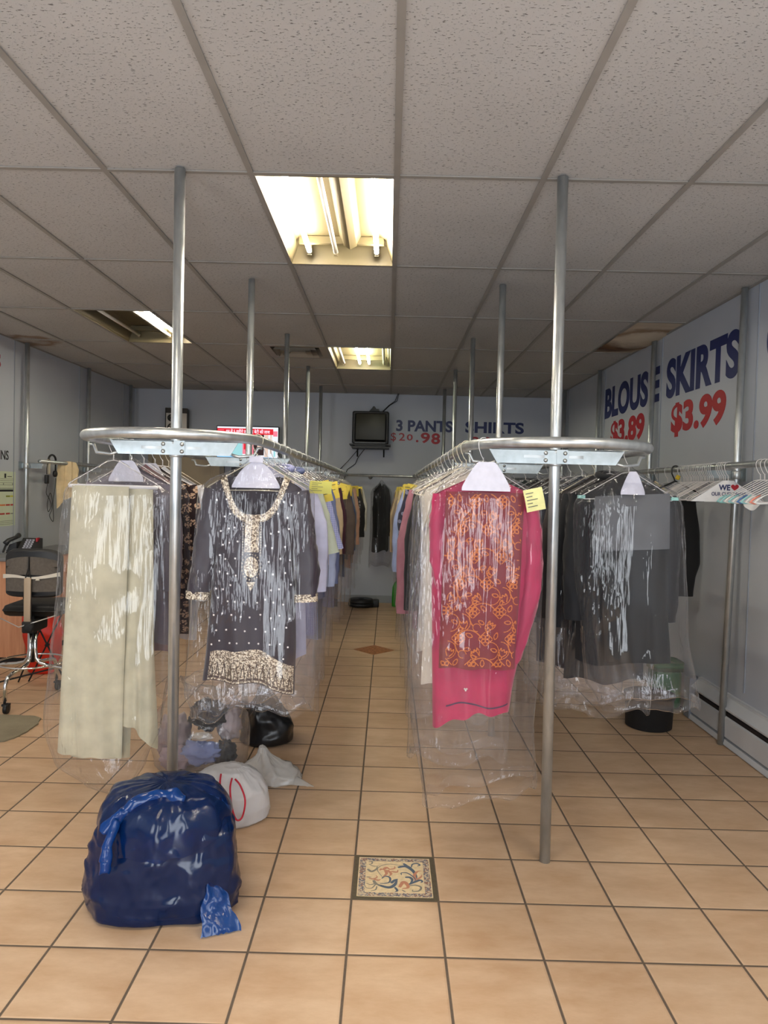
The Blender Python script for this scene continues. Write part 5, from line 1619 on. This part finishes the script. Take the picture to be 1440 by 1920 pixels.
def crumple(q, c, r, ph, mi=0, n=36, m=24, amp=0.3, fs=3.0):
    """a rumpled lump of cloth"""
    rings = []
    for i in range(m+1):
        th = PI*i/m
        ring = []
        for j in range(n):
            a = 2*PI*j/n
            d_ = Vector((math.sin(th)*math.cos(a), math.sin(th)*math.sin(a), -math.cos(th)))
            e = 1+amp*nz(d_.x*fs+ph, d_.y*fs, d_.z*fs)+0.20*(noise.ridged_multi_fractal(Vector((d_.x*2.2+ph, d_.y*2.2, d_.z*2.2)), 0.8, 2.0, 4, 0.9, 2.0)-1.0)
            ring.append((c[0]+r[0]*d_.x*e, c[1]+r[1]*d_.y*e, max(0.004, c[2]+r[2]*d_.z*e)))
        rings.append(ring)
    q.loft(rings, mi)

def tinted(name, c, trans, tint, rough=0.18, cre=1.0):
    t = NT(name)
    t.t.nodes.remove(t.b)
    v = t.obj((16, 16, 16))
    rid = t.noise(v, 1.0, 4.0, 0.6, 'RIDGED_MULTIFRACTAL')
    bp = t.bump(rid, 0.8*cre, 0.014)
    di = t.n('ShaderNodeBsdfDiffuse'); di.inputs[0].default_value = c; t.l(bp, di.inputs['Normal'])
    tl = t.n('ShaderNodeBsdfTranslucent'); tl.inputs[0].default_value = c
    a = t.n('ShaderNodeMixShader'); a.inputs[0].default_value = 0.35
    t.l(di.outputs[0], a.inputs[1]); t.l(tl.outputs[0], a.inputs[2])
    tr = t.n('ShaderNodeBsdfTransparent'); tr.inputs[0].default_value = tint
    b = t.n('ShaderNodeMixShader'); b.inputs[0].default_value = trans
    t.l(a.outputs[0], b.inputs[1]); t.l(tr.outputs[0], b.inputs[2])
    gl = t.n('ShaderNodeBsdfGlossy'); gl.inputs['Roughness'].default_value = rough; t.l(bp, gl.inputs['Normal'])
    m = t.n('ShaderNodeMixShader'); t.l(t.schlick(bp, 0.04), m.inputs[0])
    t.l(b.outputs[0], m.inputs[1]); t.l(gl.outputs[0], m.inputs[2])
    t.l(m.outputs[0], t.out.inputs[0])
    return t.m
BLUEF = tinted('blue_bag_film', srgb(16, 64, 132), 0.66, srgb(50, 98, 172))
BLUEF2 = tinted('blue_bag_film_folded', srgb(14, 78, 160), 0.32, srgb(70, 130, 215))
DARKC = cloth('dark_navy_laundry', srgb(26, 28, 40), 0.8)

g = thing('laundry_bag', 'translucent blue plastic bag of dark laundry in front of the left rack', 'laundry bag', (-0.800, 2.67, 0))
lob = lambda a: 0.262+0.018*math.cos(2*a)+0.012*math.cos(3*a+1)
q = MB(); blob(q, (0, 0, 0.004), [(0.0, .74), (0.02, .84), (0.10, .87), (0.18, .86), (0.26, .78), (0.30, .58), (0.325, .3), (0.32, 0.02)], lob, 0.020, 2.0, sy=0.86, cre=0.008)
q.build('dark_contents', DARKC, g, 'dark clothes filling the bag')
q = MB()
blob(q, (0, 0, 0.0), [(0.0, .84), (0.012, .97), (0.09, 1.03), (0.18, 1.02), (0.26, .96), (0.30, .93), (0.335, .84), (0.375, .66), (0.40, .42), (0.41, 0.14), (0.405, 0.02)], lob, 0.035, 4.0, n=110, m=80, cre=0.016, sy=0.86, star=0.003)
bf = q.build('bag_film', BLUEF, g)
q = MB()          # mouth of the bag folded over like a cap
def flare(u, v_):
    a = 2*PI*u
    c_, s_ = math.cos(a), math.sin(a)
    R = 0.004+0.240*math.sin(v_*PI/2)**0.85+0.006*math.sin(a*13+2)*v_+0.016*nz(c_*2.5, s_*2.5, v_*2)*v_
    z = 0.452-0.125*v_**2.4-0.075*v_**3*max(0, -s_)+0.012*nz(c_*4, s_*4, v_*4+3)*v_+0.004*math.sin(a*19+v_*6)*v_
    return (0.0+R*c_*1.0, -0.005+R*s_*0.86, z)
q.grid(flare, 96, 22)
q.build('open_mouth', BLUEF, bf, 'translucent mouth of the bag folded over')
q = MB()          # twisted rope of film across the top with a tail hanging in front
def rope(pts, rad, ph, n=18):
    P = []
    for i in range(len(pts)-1):
        for k in range(10):
            P.append(Vector(pts[i]).lerp(Vector(pts[i+1]), k/10))
    P.append(Vector(pts[-1]))
    base = len(q.v)
    rr_ = [rad*(0.9+0.12*math.sin(i*0.37+ph)+0.3*nz(i*0.16, ph, 1)) for i in range(len(P))]
    q.tube(P, rr_, n)
    for i in range(base, len(q.v)):
        p = Vector(q.v[i]); d_ = 0.014*nz(p.x*22, p.y*40, p.z*40)+0.007*(noise.ridged_multi_fractal(Vector((p.x*14, p.y*30, p.z*30)), 0.9, 2.0, 3, 0.9, 2.0)-1)
        q.v[i] = (p.x+d_*0.4, p.y-abs(d_)*0.6, p.z+d_)
rope([(-0.16, -0.185, 0.345), (-0.13, -0.165, 0.375), (-0.07, -0.13, 0.425), (0.02, -0.10, 0.445), (0.10, -0.105, 0.430)], 0.024, 0.3)
rope([(-0.12, -0.175, 0.375), (-0.135, -0.225, 0.31), (-0.13, -0.25, 0.235)], 0.018, 1.7)
q.build('twisted_neck', BLUEF2, bf, 'bright blue twisted neck of the bag')
q = MB()
def fl(u, v_, o):
    k_ = 0.35+0.65*v_**0.7
    return (0.215+0.13*(u-0.45)*k_+0.035*v_+0.006*math.sin(v_*9), -0.150-0.085*v_+0.05*u*k_+o+0.010*nz(u*5, v_*5, 2), 0.150*(1-v_)**0.9*(1-0.2*u)+0.004+0.008*abs(nz(u*7, v_*7, 4)))
q.grid(lambda u, v_: fl(u, v_, 0), 16, 16)
q.build('loose_corner', BLUEF2, bf, 'loose flat blue corner of the bag')

CLEARB = film('clear_bag_film', boost=1.2, haze=0.10, rough=0.12, scale=(12, 12, 12))
BX, BY = -1.015, 4.02
CL_ = [('dusty pink grey shirt crumpled in the left side of the clear bag', (178, 164, 168), (-0.145, -0.02, 0.15), (0.10, 0.14, 0.14), 1.0),
       ('lilac grey cloth low in the left of the clear bag', (166, 150, 158), (-0.10, -0.13, 0.075), (0.10, 0.07, 0.075), 2.0),
       ('black garment heaped on top inside the clear bag', (22, 20, 22), (0.045, -0.02, 0.285), (0.12, 0.13, 0.085), 3.0),
       ('periwinkle blue shirt bulging in front inside the clear bag', (126, 140, 186), (0.04, -0.155, 0.115), (0.125, 0.055, 0.07), 4.0),
       ('cream sock like cloth lying on the blue shirt inside the clear bag', (214, 206, 194), (0.045, -0.16, 0.205), (0.06, 0.035, 0.026), 5.0),
       ('charcoal cloth at the lower right inside the clear bag', (52, 50, 50), (0.155, -0.10, 0.09), (0.07, 0.09, 0.085), 6.0),
       ('pale mauve cloth at the right inside the clear bag', (196, 184, 186), (0.155, 0.02, 0.22), (0.07, 0.12, 0.11), 7.0)]
for lab, rgb, c, r_, ph in CL_:
    q = MB(); crumple(q, (0, 0, c[2]), tuple(0.88*k_ for k_ in r_), ph)
    o = q.build('laundry', fabric(rgb)); o.location = (BX+c[0], BY+c[1], 0); tag(o, lab, 'clothes', 'clothes inside the clear bag')
g = thing('laundry_bag', 'clear plastic bag full of mixed clothes behind the left front pole', 'laundry bag', (BX, BY, 0))
q = MB()
blob(q, (0, 0, 0), [(0.0, .85), (0.015, .98), (0.10, 1.04), (0.20, 1.04), (0.28, .98), (0.35, .80), (0.41, .62), (0.44, .60), (0.46, .68)], lambda a: 0.255+0.012*math.cos(2*a+0.5), 0.02, 9.0, n=96, m=70, cre=0.012, sy=0.92)
q.f = q.f[:-1]; q.mi = q.mi[:-1]; q.sm = q.sm[:-1]
cb = q.build('bag_film', CLEARB, g)
q = MB()
def mouth(u, v_):
    a = 2*PI*u
    return (0.03+(0.11+0.13*v_+0.015*math.sin(7*a))*math.cos(a)+0.06*v_, 0.02+(0.10+0.10*v_)*math.sin(a), 0.385+0.085*math.sin(v_*2.2)+0.03*nz(math.cos(a)*3, math.sin(a)*3, v_*4)-0.02*v_*math.sin(a*5))
q.grid(mouth, 64, 14)
q.build('open_mouth', CLEARB, cb)

WHT = tinted('white_bag_film', (0.80, 0.80, 0.82, 1), 0.10, (0.9, 0.9, 0.92, 1), 0.3, 0.7)
g = thing('laundry_bag', 'white bin bag with red drawstrings behind the blue bag', 'laundry bag', (-0.695, 3.36, 0))
q = MB(); blob(q, (0, 0, 0), [(0.0, .8), (0.015, .96), (0.08, 1.05), (0.15, 1.0), (0.20, .84), (0.235, .55), (0.245, .25), (0.24, .02)], lambda a: 0.16+0.012*math.cos(2*a), 0.03, 14.0, cre=0.016, star=0.004)
wb_ = q.build('bag_film', WHT, g)
REDC = plain('red_drawstring', srgb(186, 20, 50), 0.5)
q = MB(); q.tube(smooth_path([(0.015, -0.10, 0.225), (0.02, -0.16, 0.20), (0.035, -0.178, 0.12), (0.055, -0.176, 0.07), (0.078, -0.165, 0.08), (0.088, -0.158, 0.15), (0.06, -0.13, 0.205), (0.03, -0.10, 0.222)]), 0.0042, 8); q.build('drawstring', REDC, g, 'looped red drawstring')
q = MB(); q.tube(smooth_path([(-0.04, -0.08, 0.235), (-0.03, -0.14, 0.215), (-0.015, -0.172, 0.13), (-0.005, -0.178, 0.11), (-0.02, -0.165, 0.15), (-0.045, -0.12, 0.215)]), 0.0042, 8); q.build('drawstring', REDC, g, 'short red drawstring')

WTR = tinted('milky_bag_film', (0.82, 0.80, 0.76, 1), 0.25, (0.95, 0.95, 0.95, 1), 0.25, 1.0)
g = thing('laundry_bag', 'milky white plastic bag slumped on the floor right of the drawstring bag', 'laundry bag', (-0.60, 3.84, 0))
q = MB(); blob(q, (0, 0, 0), [(0.0, .92), (0.010, 1.0), (0.05, .95), (0.10, .74), (0.145, .46), (0.17, .20), (0.172, .02)], lambda a: 0.14+0.055*max(0, math.cos(a+0.35))**3+0.03*max(0, -math.cos(a)), 0.035, 21.0, cre=0.030, star=0.006, zlean=(-0.22, 0), sy=0.95)
q.build('bag_film', WTR, g)
q = MB(); q.grid(lambda u, v_: (0.13+0.12*u, -0.10+0.11*v_*(1-u*0.9)-0.02*u, 0.004+0.035*(1-u)*math.sin(PI*v_)+0.003*nz(u*9, v_*9, 1)), 14, 10); q.build('loose_corner', WTR, g)

g = thing('laundry_bag', 'glossy black bag tucked behind the clear bag, below the plum tunic', 'laundry bag', (-0.70, 4.42, 0))
BLKF = plain('black_bag_film', (0.008, 0.008, 0.009, 1), 0.28, nscale=14, bump=0.5)
q = MB(); blob(q, (0, 0, 0), [(0.0, .85), (0.012, .98), (0.10, 1.0), (0.18, .82), (0.25, .55), (0.31, .26), (0.34, .10), (0.345, .01)], lambda a: 0.15+0.012*math.cos(2*a), 0.04, 30.0, cre=0.022, star=0.004, zlean=(-0.12, 0))
q.build('bag_film', BLKF, g)

# ------------------------------------------------------------------ small things on the floor
tag(o := None or thing('flower_pot', 'short round black tub on the floor under the grey suit', 'tub', (1.80, 4.88, 0)), 'short round black tub on the floor under the grey suit', 'tub')
q = MB(); q.lathe([(0.140, 0.0), (0.150, 0.006), (0.158, 0.20), (0.166, 0.205), (0.168, 0.225), (0.160, 0.228), (0.150, 0.20), (0.135, 0.03), (0.0, 0.03)], n=48); q.build('tub', BLACKM, o)
o.name = 'plastic_tub'
g = thing('storage_tub', 'green plastic tub on the floor by the heater behind the black tub', 'tub', (2.085, 5.36, 0))
GRN = plain('green_plastic', srgb(20, 92, 44), 0.4)
q = MB(); q.rbox(-0.10, 0.10, -0.10, 0.10, 0, 0.30, 0.04); q.build('body', GRN, g)
q = MB(); q.rbox(-0.112, 0.112, -0.112, 0.112, 0.30, 0.325, 0.045); q.build('rim', GRN, g)
g = thing('robot_vacuum', 'flat round black device on the floor at the end of the aisle', 'floor device', (-0.325, 9.56, 0))
q = MB(); q.lathe([(0.150, 0.012), (0.168, 0.018), (0.170, 0.05), (0.165, 0.058)], n=40); q.build('bumper', BLACKP, g)
q = MB(); q.lathe([(0.160, 0.058), (0.166, 0.066), (0.162, 0.100), (0.15, 0.108), (0.04, 0.108), (0.035, 0.116), (0.0, 0.116)], n=40); q.build('top_shell', BLACKP, g)
q = MB(); q.rbox(0.13, 0.235, -0.03, 0.06, 0.0, 0.10, 0.012); q.build('side_box', BLACKP, g)
g = thing('detergent_bottle', 'tall green bottle with a yellow label at the end of the aisle', 'bottle', (0.155, 9.66, 0), 0.2)
q = MB(); q.loft([[(sx*(0.075*s_), sy*(0.045*s_), z) for sx, sy in [(math.cos(a), math.sin(a)) for a in [2*PI*j/24 for j in range(24)]]] for z, s_ in ((0, .92), (0.01, 1), (0.18, 1.0), (0.26, .92), (0.31, .7), (0.335, .42))], cap0=True, cap1=True); q.build('bottle', plain('bright_green_plastic', srgb(40, 150, 40), 0.3), g)
q = MB(); q.lathe([(0.024, 0.33), (0.026, 0.34), (0.026, 0.385), (0.02, 0.39)], n=18); q.build('cap', plain('green_cap', srgb(30, 110, 40), 0.3), g)
q = MB()
q.grid(lambda u, v_: (0.0765*math.cos(PI+PI*(0.35+0.6*u)), 0.0465*math.sin(PI+PI*(0.35+0.6*u)), 0.02+(0.13*(u*0.9+0.1))*v_), 14, 4); q.build('label', plain('yellow_label', srgb(230, 200, 40), 0.4), g)

# ------------------------------------------------------------------ left side: counter, telephone, chair, mat, red bag
WOODP = NT('pinkish_wood')
_a = WOODP.noise(WOODP.obj((14, 14, 0.8)), 3.0, 5.0, 0.6)
WOODP.l(WOODP.mixc(WOODP.ramp(_a, 0.3, 0.7), srgb(190, 132, 98), srgb(212, 158, 122)), WOODP.b.inputs['Base Color'])
WOODP.b.inputs['Roughness'].default_value = 0.4
g = thing('counter', 'wood fronted counter against the left wall behind the work chair', 'counter', (-3.28, 6.74, 0))
q = MB(); q.box(-0.12, 0.235, -0.66, 0.66, 0.06, 0.875); q.build('carcass', WOODP.m, g)
q = MB(); q.rbox(-0.13, 0.26, -0.69, 0.69, 0.875, 0.91, 0.01); q.build('worktop', plain('grey_worktop', srgb(120, 122, 124), 0.4), g)
q = MB(); q.box(-0.115, 0.21, -0.63, 0.63, 0.0, 0.06); q.build('plinth', BLACKM, g)
for k in (-1, 1):
    q = MB(); q.rbox(0.235, 0.248, -0.32+0.325*k, 0.32+0.325*k-0.01, 0.08, 0.86, 0.003); dd_ = q.build('door', WOODP.m, g)
    q = MB(); q.tube([(0.248, 0.325*k-k*0.24, 0.70), (0.272, 0.325*k-k*0.24, 0.70), (0.272, 0.325*k-k*0.24, 0.58), (0.248, 0.325*k-k*0.24, 0.58)], 0.005, 8); q.build('handle', CHROME, dd_)
g = thing('telephone', 'black desk telephone with handset on the counter by the left wall', 'telephone', (-3.265, 6.50, 0.911), math.radians(8))
PH = plain('phone_black', srgb(40, 40, 42), 0.4)
q = MB(); q.prism([(-0.12, -0.09, 0), (0.12, -0.09, 0), (0.12, -0.09, 0.03), (0.10, -0.09, 0.045), (-0.10, -0.09, 0.045), (-0.12, -0.09, 0.03)][::-1], (0, 0.02, 0)); 
q.prism([(-0.03, -0.09, 0.0), (-0.03, 0.10, 0.0), (-0.03, 0.10, 0.125), (-0.03, 0.06, 0.13), (-0.03, -0.09, 0.035)], (0.155, 0, 0)); q.build('base', PH, g)
q = MB()
for r_ in range(5):
    for c_ in range(3):
        zz_ = 0.045+0.016*r_; yy_ = -0.082+0.0245*r_
        q.box(0.012+c_*0.026, 0.030+c_*0.026, yy_-0.006, yy_+0.004, zz_-0.004, zz_+0.012)
q.build('keypad', plain('pale_keys', srgb(170, 172, 182), 0.5), g)
q = MB(); q.box(0.098, 0.112, 0.0, 0.06, 0.10, 0.134); q.build('red_button', RED_VINYL, g, 'red corner key')
q = MB()
q.tube([(-0.125, -0.105, 0.085), (-0.105, -0.085, 0.115), (-0.075, 0.0, 0.135), (-0.075, 0.075, 0.150)], [0.026, 0.020, 0.017, 0.024], 10)
q.build('handset', PH, g)
q = MB(); q.prism([(-0.14, -0.05, 0.0), (-0.05, -0.05, 0.0), (-0.05, -0.05, 0.10), (-0.11, -0.05, 0.075)][::-1], (0, 0.14, 0)); q.build('cradle', PH, g)
q = MB(); pts_ = [(-0.12+0.009*math.cos(k*1.3), -0.10-0.0012*k+0.009*math.sin(k*1.3), 0.075-0.0011*k) for k in range(56)]; q.tube(pts_, 0.0025, 5); q.build('coiled_cord', PH, g)

g = thing('work_chair', 'old swivel work chair seen from behind, with taped grey backrest and chrome base', 'chair', (-2.485, 5.02, 0), math.radians(3))
CHB, CHG = plain('chair_black_vinyl', (0.012, 0.012, 0.013, 1), 0.5, nscale=20), plain('chair_grey_cloth', srgb(92, 86, 80), 0.9, nscale=60, bump=0.3)
def cushion(q, w_, z0_, z1_, y0_, y1_, rtop, mi=0, bow=0.03, n=20):
    def prof(o):
        pts = []
        for k in range(n+1):
            a = PI*k/n
            pts.append((w_*math.copysign(abs(math.cos(a))**0.55, math.cos(a)), z1_-rtop+rtop*math.sin(a)**0.8))
        for k in range(n+1):
            a = PI+PI*k/n
            pts.append((w_*0.98*math.copysign(abs(math.cos(a))**0.4, math.cos(a)), z0_+0.03+0.03*math.sin(a)))
        return pts
    P = prof(0)
    cz = (z0_+z1_)/2
    rings = []
    for s_, y in ((0.90, y0_), (0.97, y0_+0.008), (1.0, (y0_+y1_)/2), (0.97, y1_-0.008), (0.90, y1_)):
        rings.append([(x*s_, y+bow*(x/w_)**2, cz+(z-cz)*s_) for x, z in P])
    q.loft(rings, mi, True, True)
q = MB(); cushion(q, 0.195, 0.74, 1.085, 0.0, 0.075, 0.075, bow=0.05); bk = q.build('backrest', CHB, g, 'black rimmed backrest')
for s_ in (-1, 1):
    for z0_, z1_ in ((0.905, 1.03), (0.785, 0.885)):
        q = MB(); q.grid(lambda u, v_: (s_*(0.006+0.170*u), -0.006+0.05*((0.006+0.17*u)/0.195)**2+0.004*(u*u), z0_+(z1_-z0_)*v_-0.03*u*u*(1 if z1_ > 1 and v_ > 0.5 else 0)-(0.01*u if z1_ > 1 else 0)), 8, 6)
        q.grid(lambda u, v_: (s_*(0.006+0.170*(1-u)), 0.004+0.05*((0.006+0.17*(1-u))/0.195)**2, z0_+(z1_-z0_)*v_-0.03*(1-u)**2*(1 if z1_ > 1 and v_ > 0.5 else 0)), 8, 6)
        q.build('grey_panel', CHG, bk, 'grey cloth panel')
q = MB(); q.grid(lambda u, v_: (-0.196+0.392*u, -0.013+0.05*(2*u-1)**2+0.003*math.sin(9*u), 0.880+0.012*v_+0.016*(u-0.5)+0.018*v_*abs(2*u-1)+0.006*math.sin(u*7)), 30, 3); q.build('white_tape', plain('white_tape', srgb(206, 200, 188), 0.6), bk, 'strip of white tape')
q = MB(); crumple(q, (0, 0, 0), (0.016, 0.012, 0.014), 3.3, n=14, m=10); o2 = q.build('tape_knot', plain('white_tape_knot', srgb(206, 200, 188), 0.6), bk); o2.location = (0.065, -0.022, 0.865)
for v_ in range(len(o2.data.vertices)):
    pass
q = MB(); q.tube([(0, -0.012, 1.03), (0.0, -0.016, 0.95), (-0.022, -0.02, 0.87), (-0.026, -0.03, 0.74)], 0.004, 6); q.tube([(0, -0.016, 0.95), (0.022, -0.02, 0.87), (0.028, -0.03, 0.60)], 0.004, 6); q.build('black_cord', BLACKM, g)
q = MB(); q.rbox(-0.024, 0.024, -0.034, -0.014, 0.52, 0.885, 0.006); q.build('back_bar', plain('beige_bar', srgb(168, 150, 128), 0.5, 0.2), g, 'beige metal bar of the backrest')
q = MB(); q.rbox(-0.21, 0.21, 0.02, 0.44, 0.60, 0.69, 0.05); q.build('seat', CHB, g)
q = MB(); q.rbox(-0.035, 0.05, -0.04, 0.20, 0.50, 0.585, 0.012); q.lathe([(0.03, 0.0), (0.034, 0.012), (0.02, 0.02)], (0.02, -0.04, 0.545), 14, axis='y'); q.build('clamp', BLACKM, g)
q = MB(); q.tube([(-0.19, -0.012, 0.60), (-0.05, -0.045, 0.545), (0.19, -0.02, 0.625)], 0.004, 6); q.build('wire_tie', plain('silver_tie', (0.6, 0.6, 0.6, 1), 0.4, 0.8), g)
hub = (0.0, 0.06)
for k, az in enumerate((-100, -10, 80, 170)):
    a = R_(az); c, s_ = math.cos(a), math.sin(a)
    def P_(r_, z): return (hub[0]+c*r_, hub[1]+s_*r_, z)
    q = MB(); q.tube([P_(0.022, 0.505), P_(0.022, 0.37), P_(0.030, 0.31), P_(0.06, 0.275), P_(0.12, 0.26), P_(0.22, 0.25), P_(0.27, 0.235), P_(0.295, 0.19), P_(0.30, 0.085)], 0.0135, 12); lg = q.build('leg', CHROME, g)
    q = MB(); q.cyl(P_(0.30, 0.06), P_(0.30, 0.105), 0.009, 10); q.lathe([(0.012, -0.012), (0.034, -0.012), (0.036, -0.008), (0.036, 0.008), (0.034, 0.012), (0.012, 0.012)], (hub[0]+c*0.30+0.012, hub[1]+s_*0.30, 0.0365), 18, axis='x'); q.box(hub[0]+c*.3-.012, hub[0]+c*.3+.03, hub[1]+s_*.3-.022, hub[1]+s_*.3+.022, 0.055, 0.068); q.build('caster', BLACKP, lg)
q = MB(); q.cyl((hub[0], hub[1], 0.28), (hub[0], hub[1], 0.61), 0.017, 14); q.build('column', BLACKP, g)
for r_, z in ((0.225, 0.268),):
    q = MB(); q.tube([(hub[0]+r_*math.cos(2*PI*k/40), hub[1]+r_*math.sin(2*PI*k/40), z+0.018) for k in range(40)], 0.007, 8, closed=True); q.build('foot_ring', CHROME, g)

g = thing('shopping_bag', 'bright red orange bag standing on the floor behind the work chair', 'bag', (-2.78, 5.84, 0))
q = MB(); blob(q, (0, 0, 0), [(0.0, .55), (0.015, .72), (0.12, .88), (0.3, 1.0), (0.48, 1.0), (0.58, .8), (0.615, .5), (0.61, .02)], lambda a: 0.155, 0.03, 40.0, cre=0.016, sy=0.6)
q.build('bag', plain('red_orange_plastic', srgb(206, 42, 18), 0.4, nscale=8, namp=0.08), g)
g = thing('folding_stand', 'thin black crossed folding legs beside the red orange bag', 'stand', (-2.66, 5.56, 0))
for p0, p1 in (((0.16, 0.0, 0.53), (-0.10, 0.02, 0.0)), ((-0.02, 0.03, 0.40), (0.20, 0.0, 0.0)), ((0.20, 0.0, 0.14), (-0.33, -0.10, 0.004)), ((-0.02, 0.02, 0.40), (-0.16, -0.02, 0.004))):
    q = MB(); q.cyl(p0, p1, 0.0065, 8); q.build('leg', BLACKM, g)
q = MB(); q.cyl((0.045, 0.0, 0.29), (0.045, 0.03, 0.29), 0.014, 10); q.build('pivot', BLACKM, g)

t = NT('worn_grey_mat')
a = t.noise(t.obj(), 60.0, 4.0, 0.7); b = t.noise(t.obj(), 6.0, 3.0)
t.l(t.mixc(t.ramp(b, 0.3, 0.7), srgb(128, 118, 98), srgb(146, 136, 114)), t.b.inputs['Base Color'])
t.l(t.bump(a, 0.6, 0.006), t.b.inputs['Normal']); t.b.inputs['Roughness'].default_value = 0.95
q = MB()
out = [(-3.1, 4.78), (-2.75, 4.75), (-2.42, 4.735), (-2.30, 4.73), (-2.235, 4.69), (-2.205, 4.58), (-2.20, 4.45), (-2.215, 4.32), (-2.25, 4.26), (-2.40, 4.215), (-2.7, 4.19), (-3.1, 4.2)]
fine = []
for i in range(len(out)):
    p, n2_ = Vector(out[i]), Vector(out[(i+1) % len(out)])
    for k in range(8):
        w_ = p.lerp(n2_, k/8); fine.append((w_.x+0.006*nz(w_.x*20, w_.y*20, 0), w_.y+0.006*nz(w_.x*20, w_.y*20, 5), 0.0006))
q.prism(fine[::-1], (0, 0, 0.009))
tag(q.build('floor_mat', t.m), 'worn grey floor mat at the left edge in front of the work chair', 'floor mat')

# things on the left wall rail
g = thing('headset', 'black telephone headset with tangled cord hung on the left wall rail', 'headset', (-3.30, 7.08, RZ))
q = MB(); q.tube([(0.0, 0.02+0.075*math.cos(a), 0.022+0.05*math.sin(a)-0.0) for a in [PI*k/12 for k in range(13)]], 0.010, 8); q.build('headband', BLACKP, g)
q = MB(); q.lathe([(0.020, -0.015), (0.032, -0.010), (0.032, 0.010), (0.02, 0.016)], (0.0, 0.085, -0.11), 16, axis='x'); q.tube([(0, 0.093, 0.02), (0, 0.092, -0.09)], 0.008, 8); q.build('earpiece', BLACKP, g)
q = MB(); q.rbox(-0.016, 0.016, -0.068, -0.04, -0.12, 0.03, 0.010); q.build('beige_clip', plain('beige_plastic', srgb(176, 166, 146), 0.5), g, 'beige side piece')
q = MB(); q.tube([(0.01, -0.05, 0.03), (0.012, -0.10, 0.01), (0.012, -0.115, -0.06), (0.012, -0.115, -0.12)], 0.0035, 6); q.rbox(-0.002, 0.026, -0.14, -0.09, -0.21, -0.125, 0.008); q.build('microphone', BLACKP, g)
q = MB()
cp = [(0.012, -0.10, -0.21), (0.012, -0.12, -0.30), (0.014, -0.06, -0.36), (0.012, -0.02, -0.42), (0.014, -0.08, -0.48), (0.012, -0.10, -0.40), (0.014, -0.05, -0.30), (0.012, 0.0, -0.36), (0.014, -0.01, -0.46), (0.012, -0.05, -0.52), (0.014, 0.02, -0.58), (0.012, 0.03, -0.50), (0.012, 0.02, -0.38), (0.012, 0.06, -0.25), (0.010, 0.08, -0.14)]
sm_ = []
for i in range(len(cp)-1):
    p0, p1, p2, p3 = (Vector(cp[max(i-1, 0)]), Vector(cp[i]), Vector(cp[i+1]), Vector(cp[min(i+2, len(cp)-1)]))
    for k in range(6):
        f = k/6
        sm_.append(0.5*((2*p1)+(p2-p0)*f+(2*p0-5*p1+4*p2-p3)*f*f+(3*p1-p0-3*p2+p3)*f**3))
q.tube(sm_, 0.0032, 6); q.build('cord', BLACKM, g)
q = MB()
Bc = Body([(0.022, -0.10, 0.11, 0.020), (-0.06, -0.11, 0.15, 0.028), (-0.25, -0.12, 0.12, 0.03), (-0.40, -0.11, 0.09, 0.03)], lambda u: 0.022-0.012*u*u, None, lambda u: -0.36+0.04*u-0.06*max(0, -u)**2, amp=0.022, ph=3.0, freq=1.6, still=0.6)
Bc.mesh(q, 30, 30)
o = q.build('draped_cloth', cloth('beige_towel', srgb(220, 198, 158), 0.95))
o.location = (-3.30, 7.42, RZ); o.rotation_euler = (0, 0, math.radians(62))
tag(o, 'beige cloth draped over the left wall rail beside the headset', 'cloth')
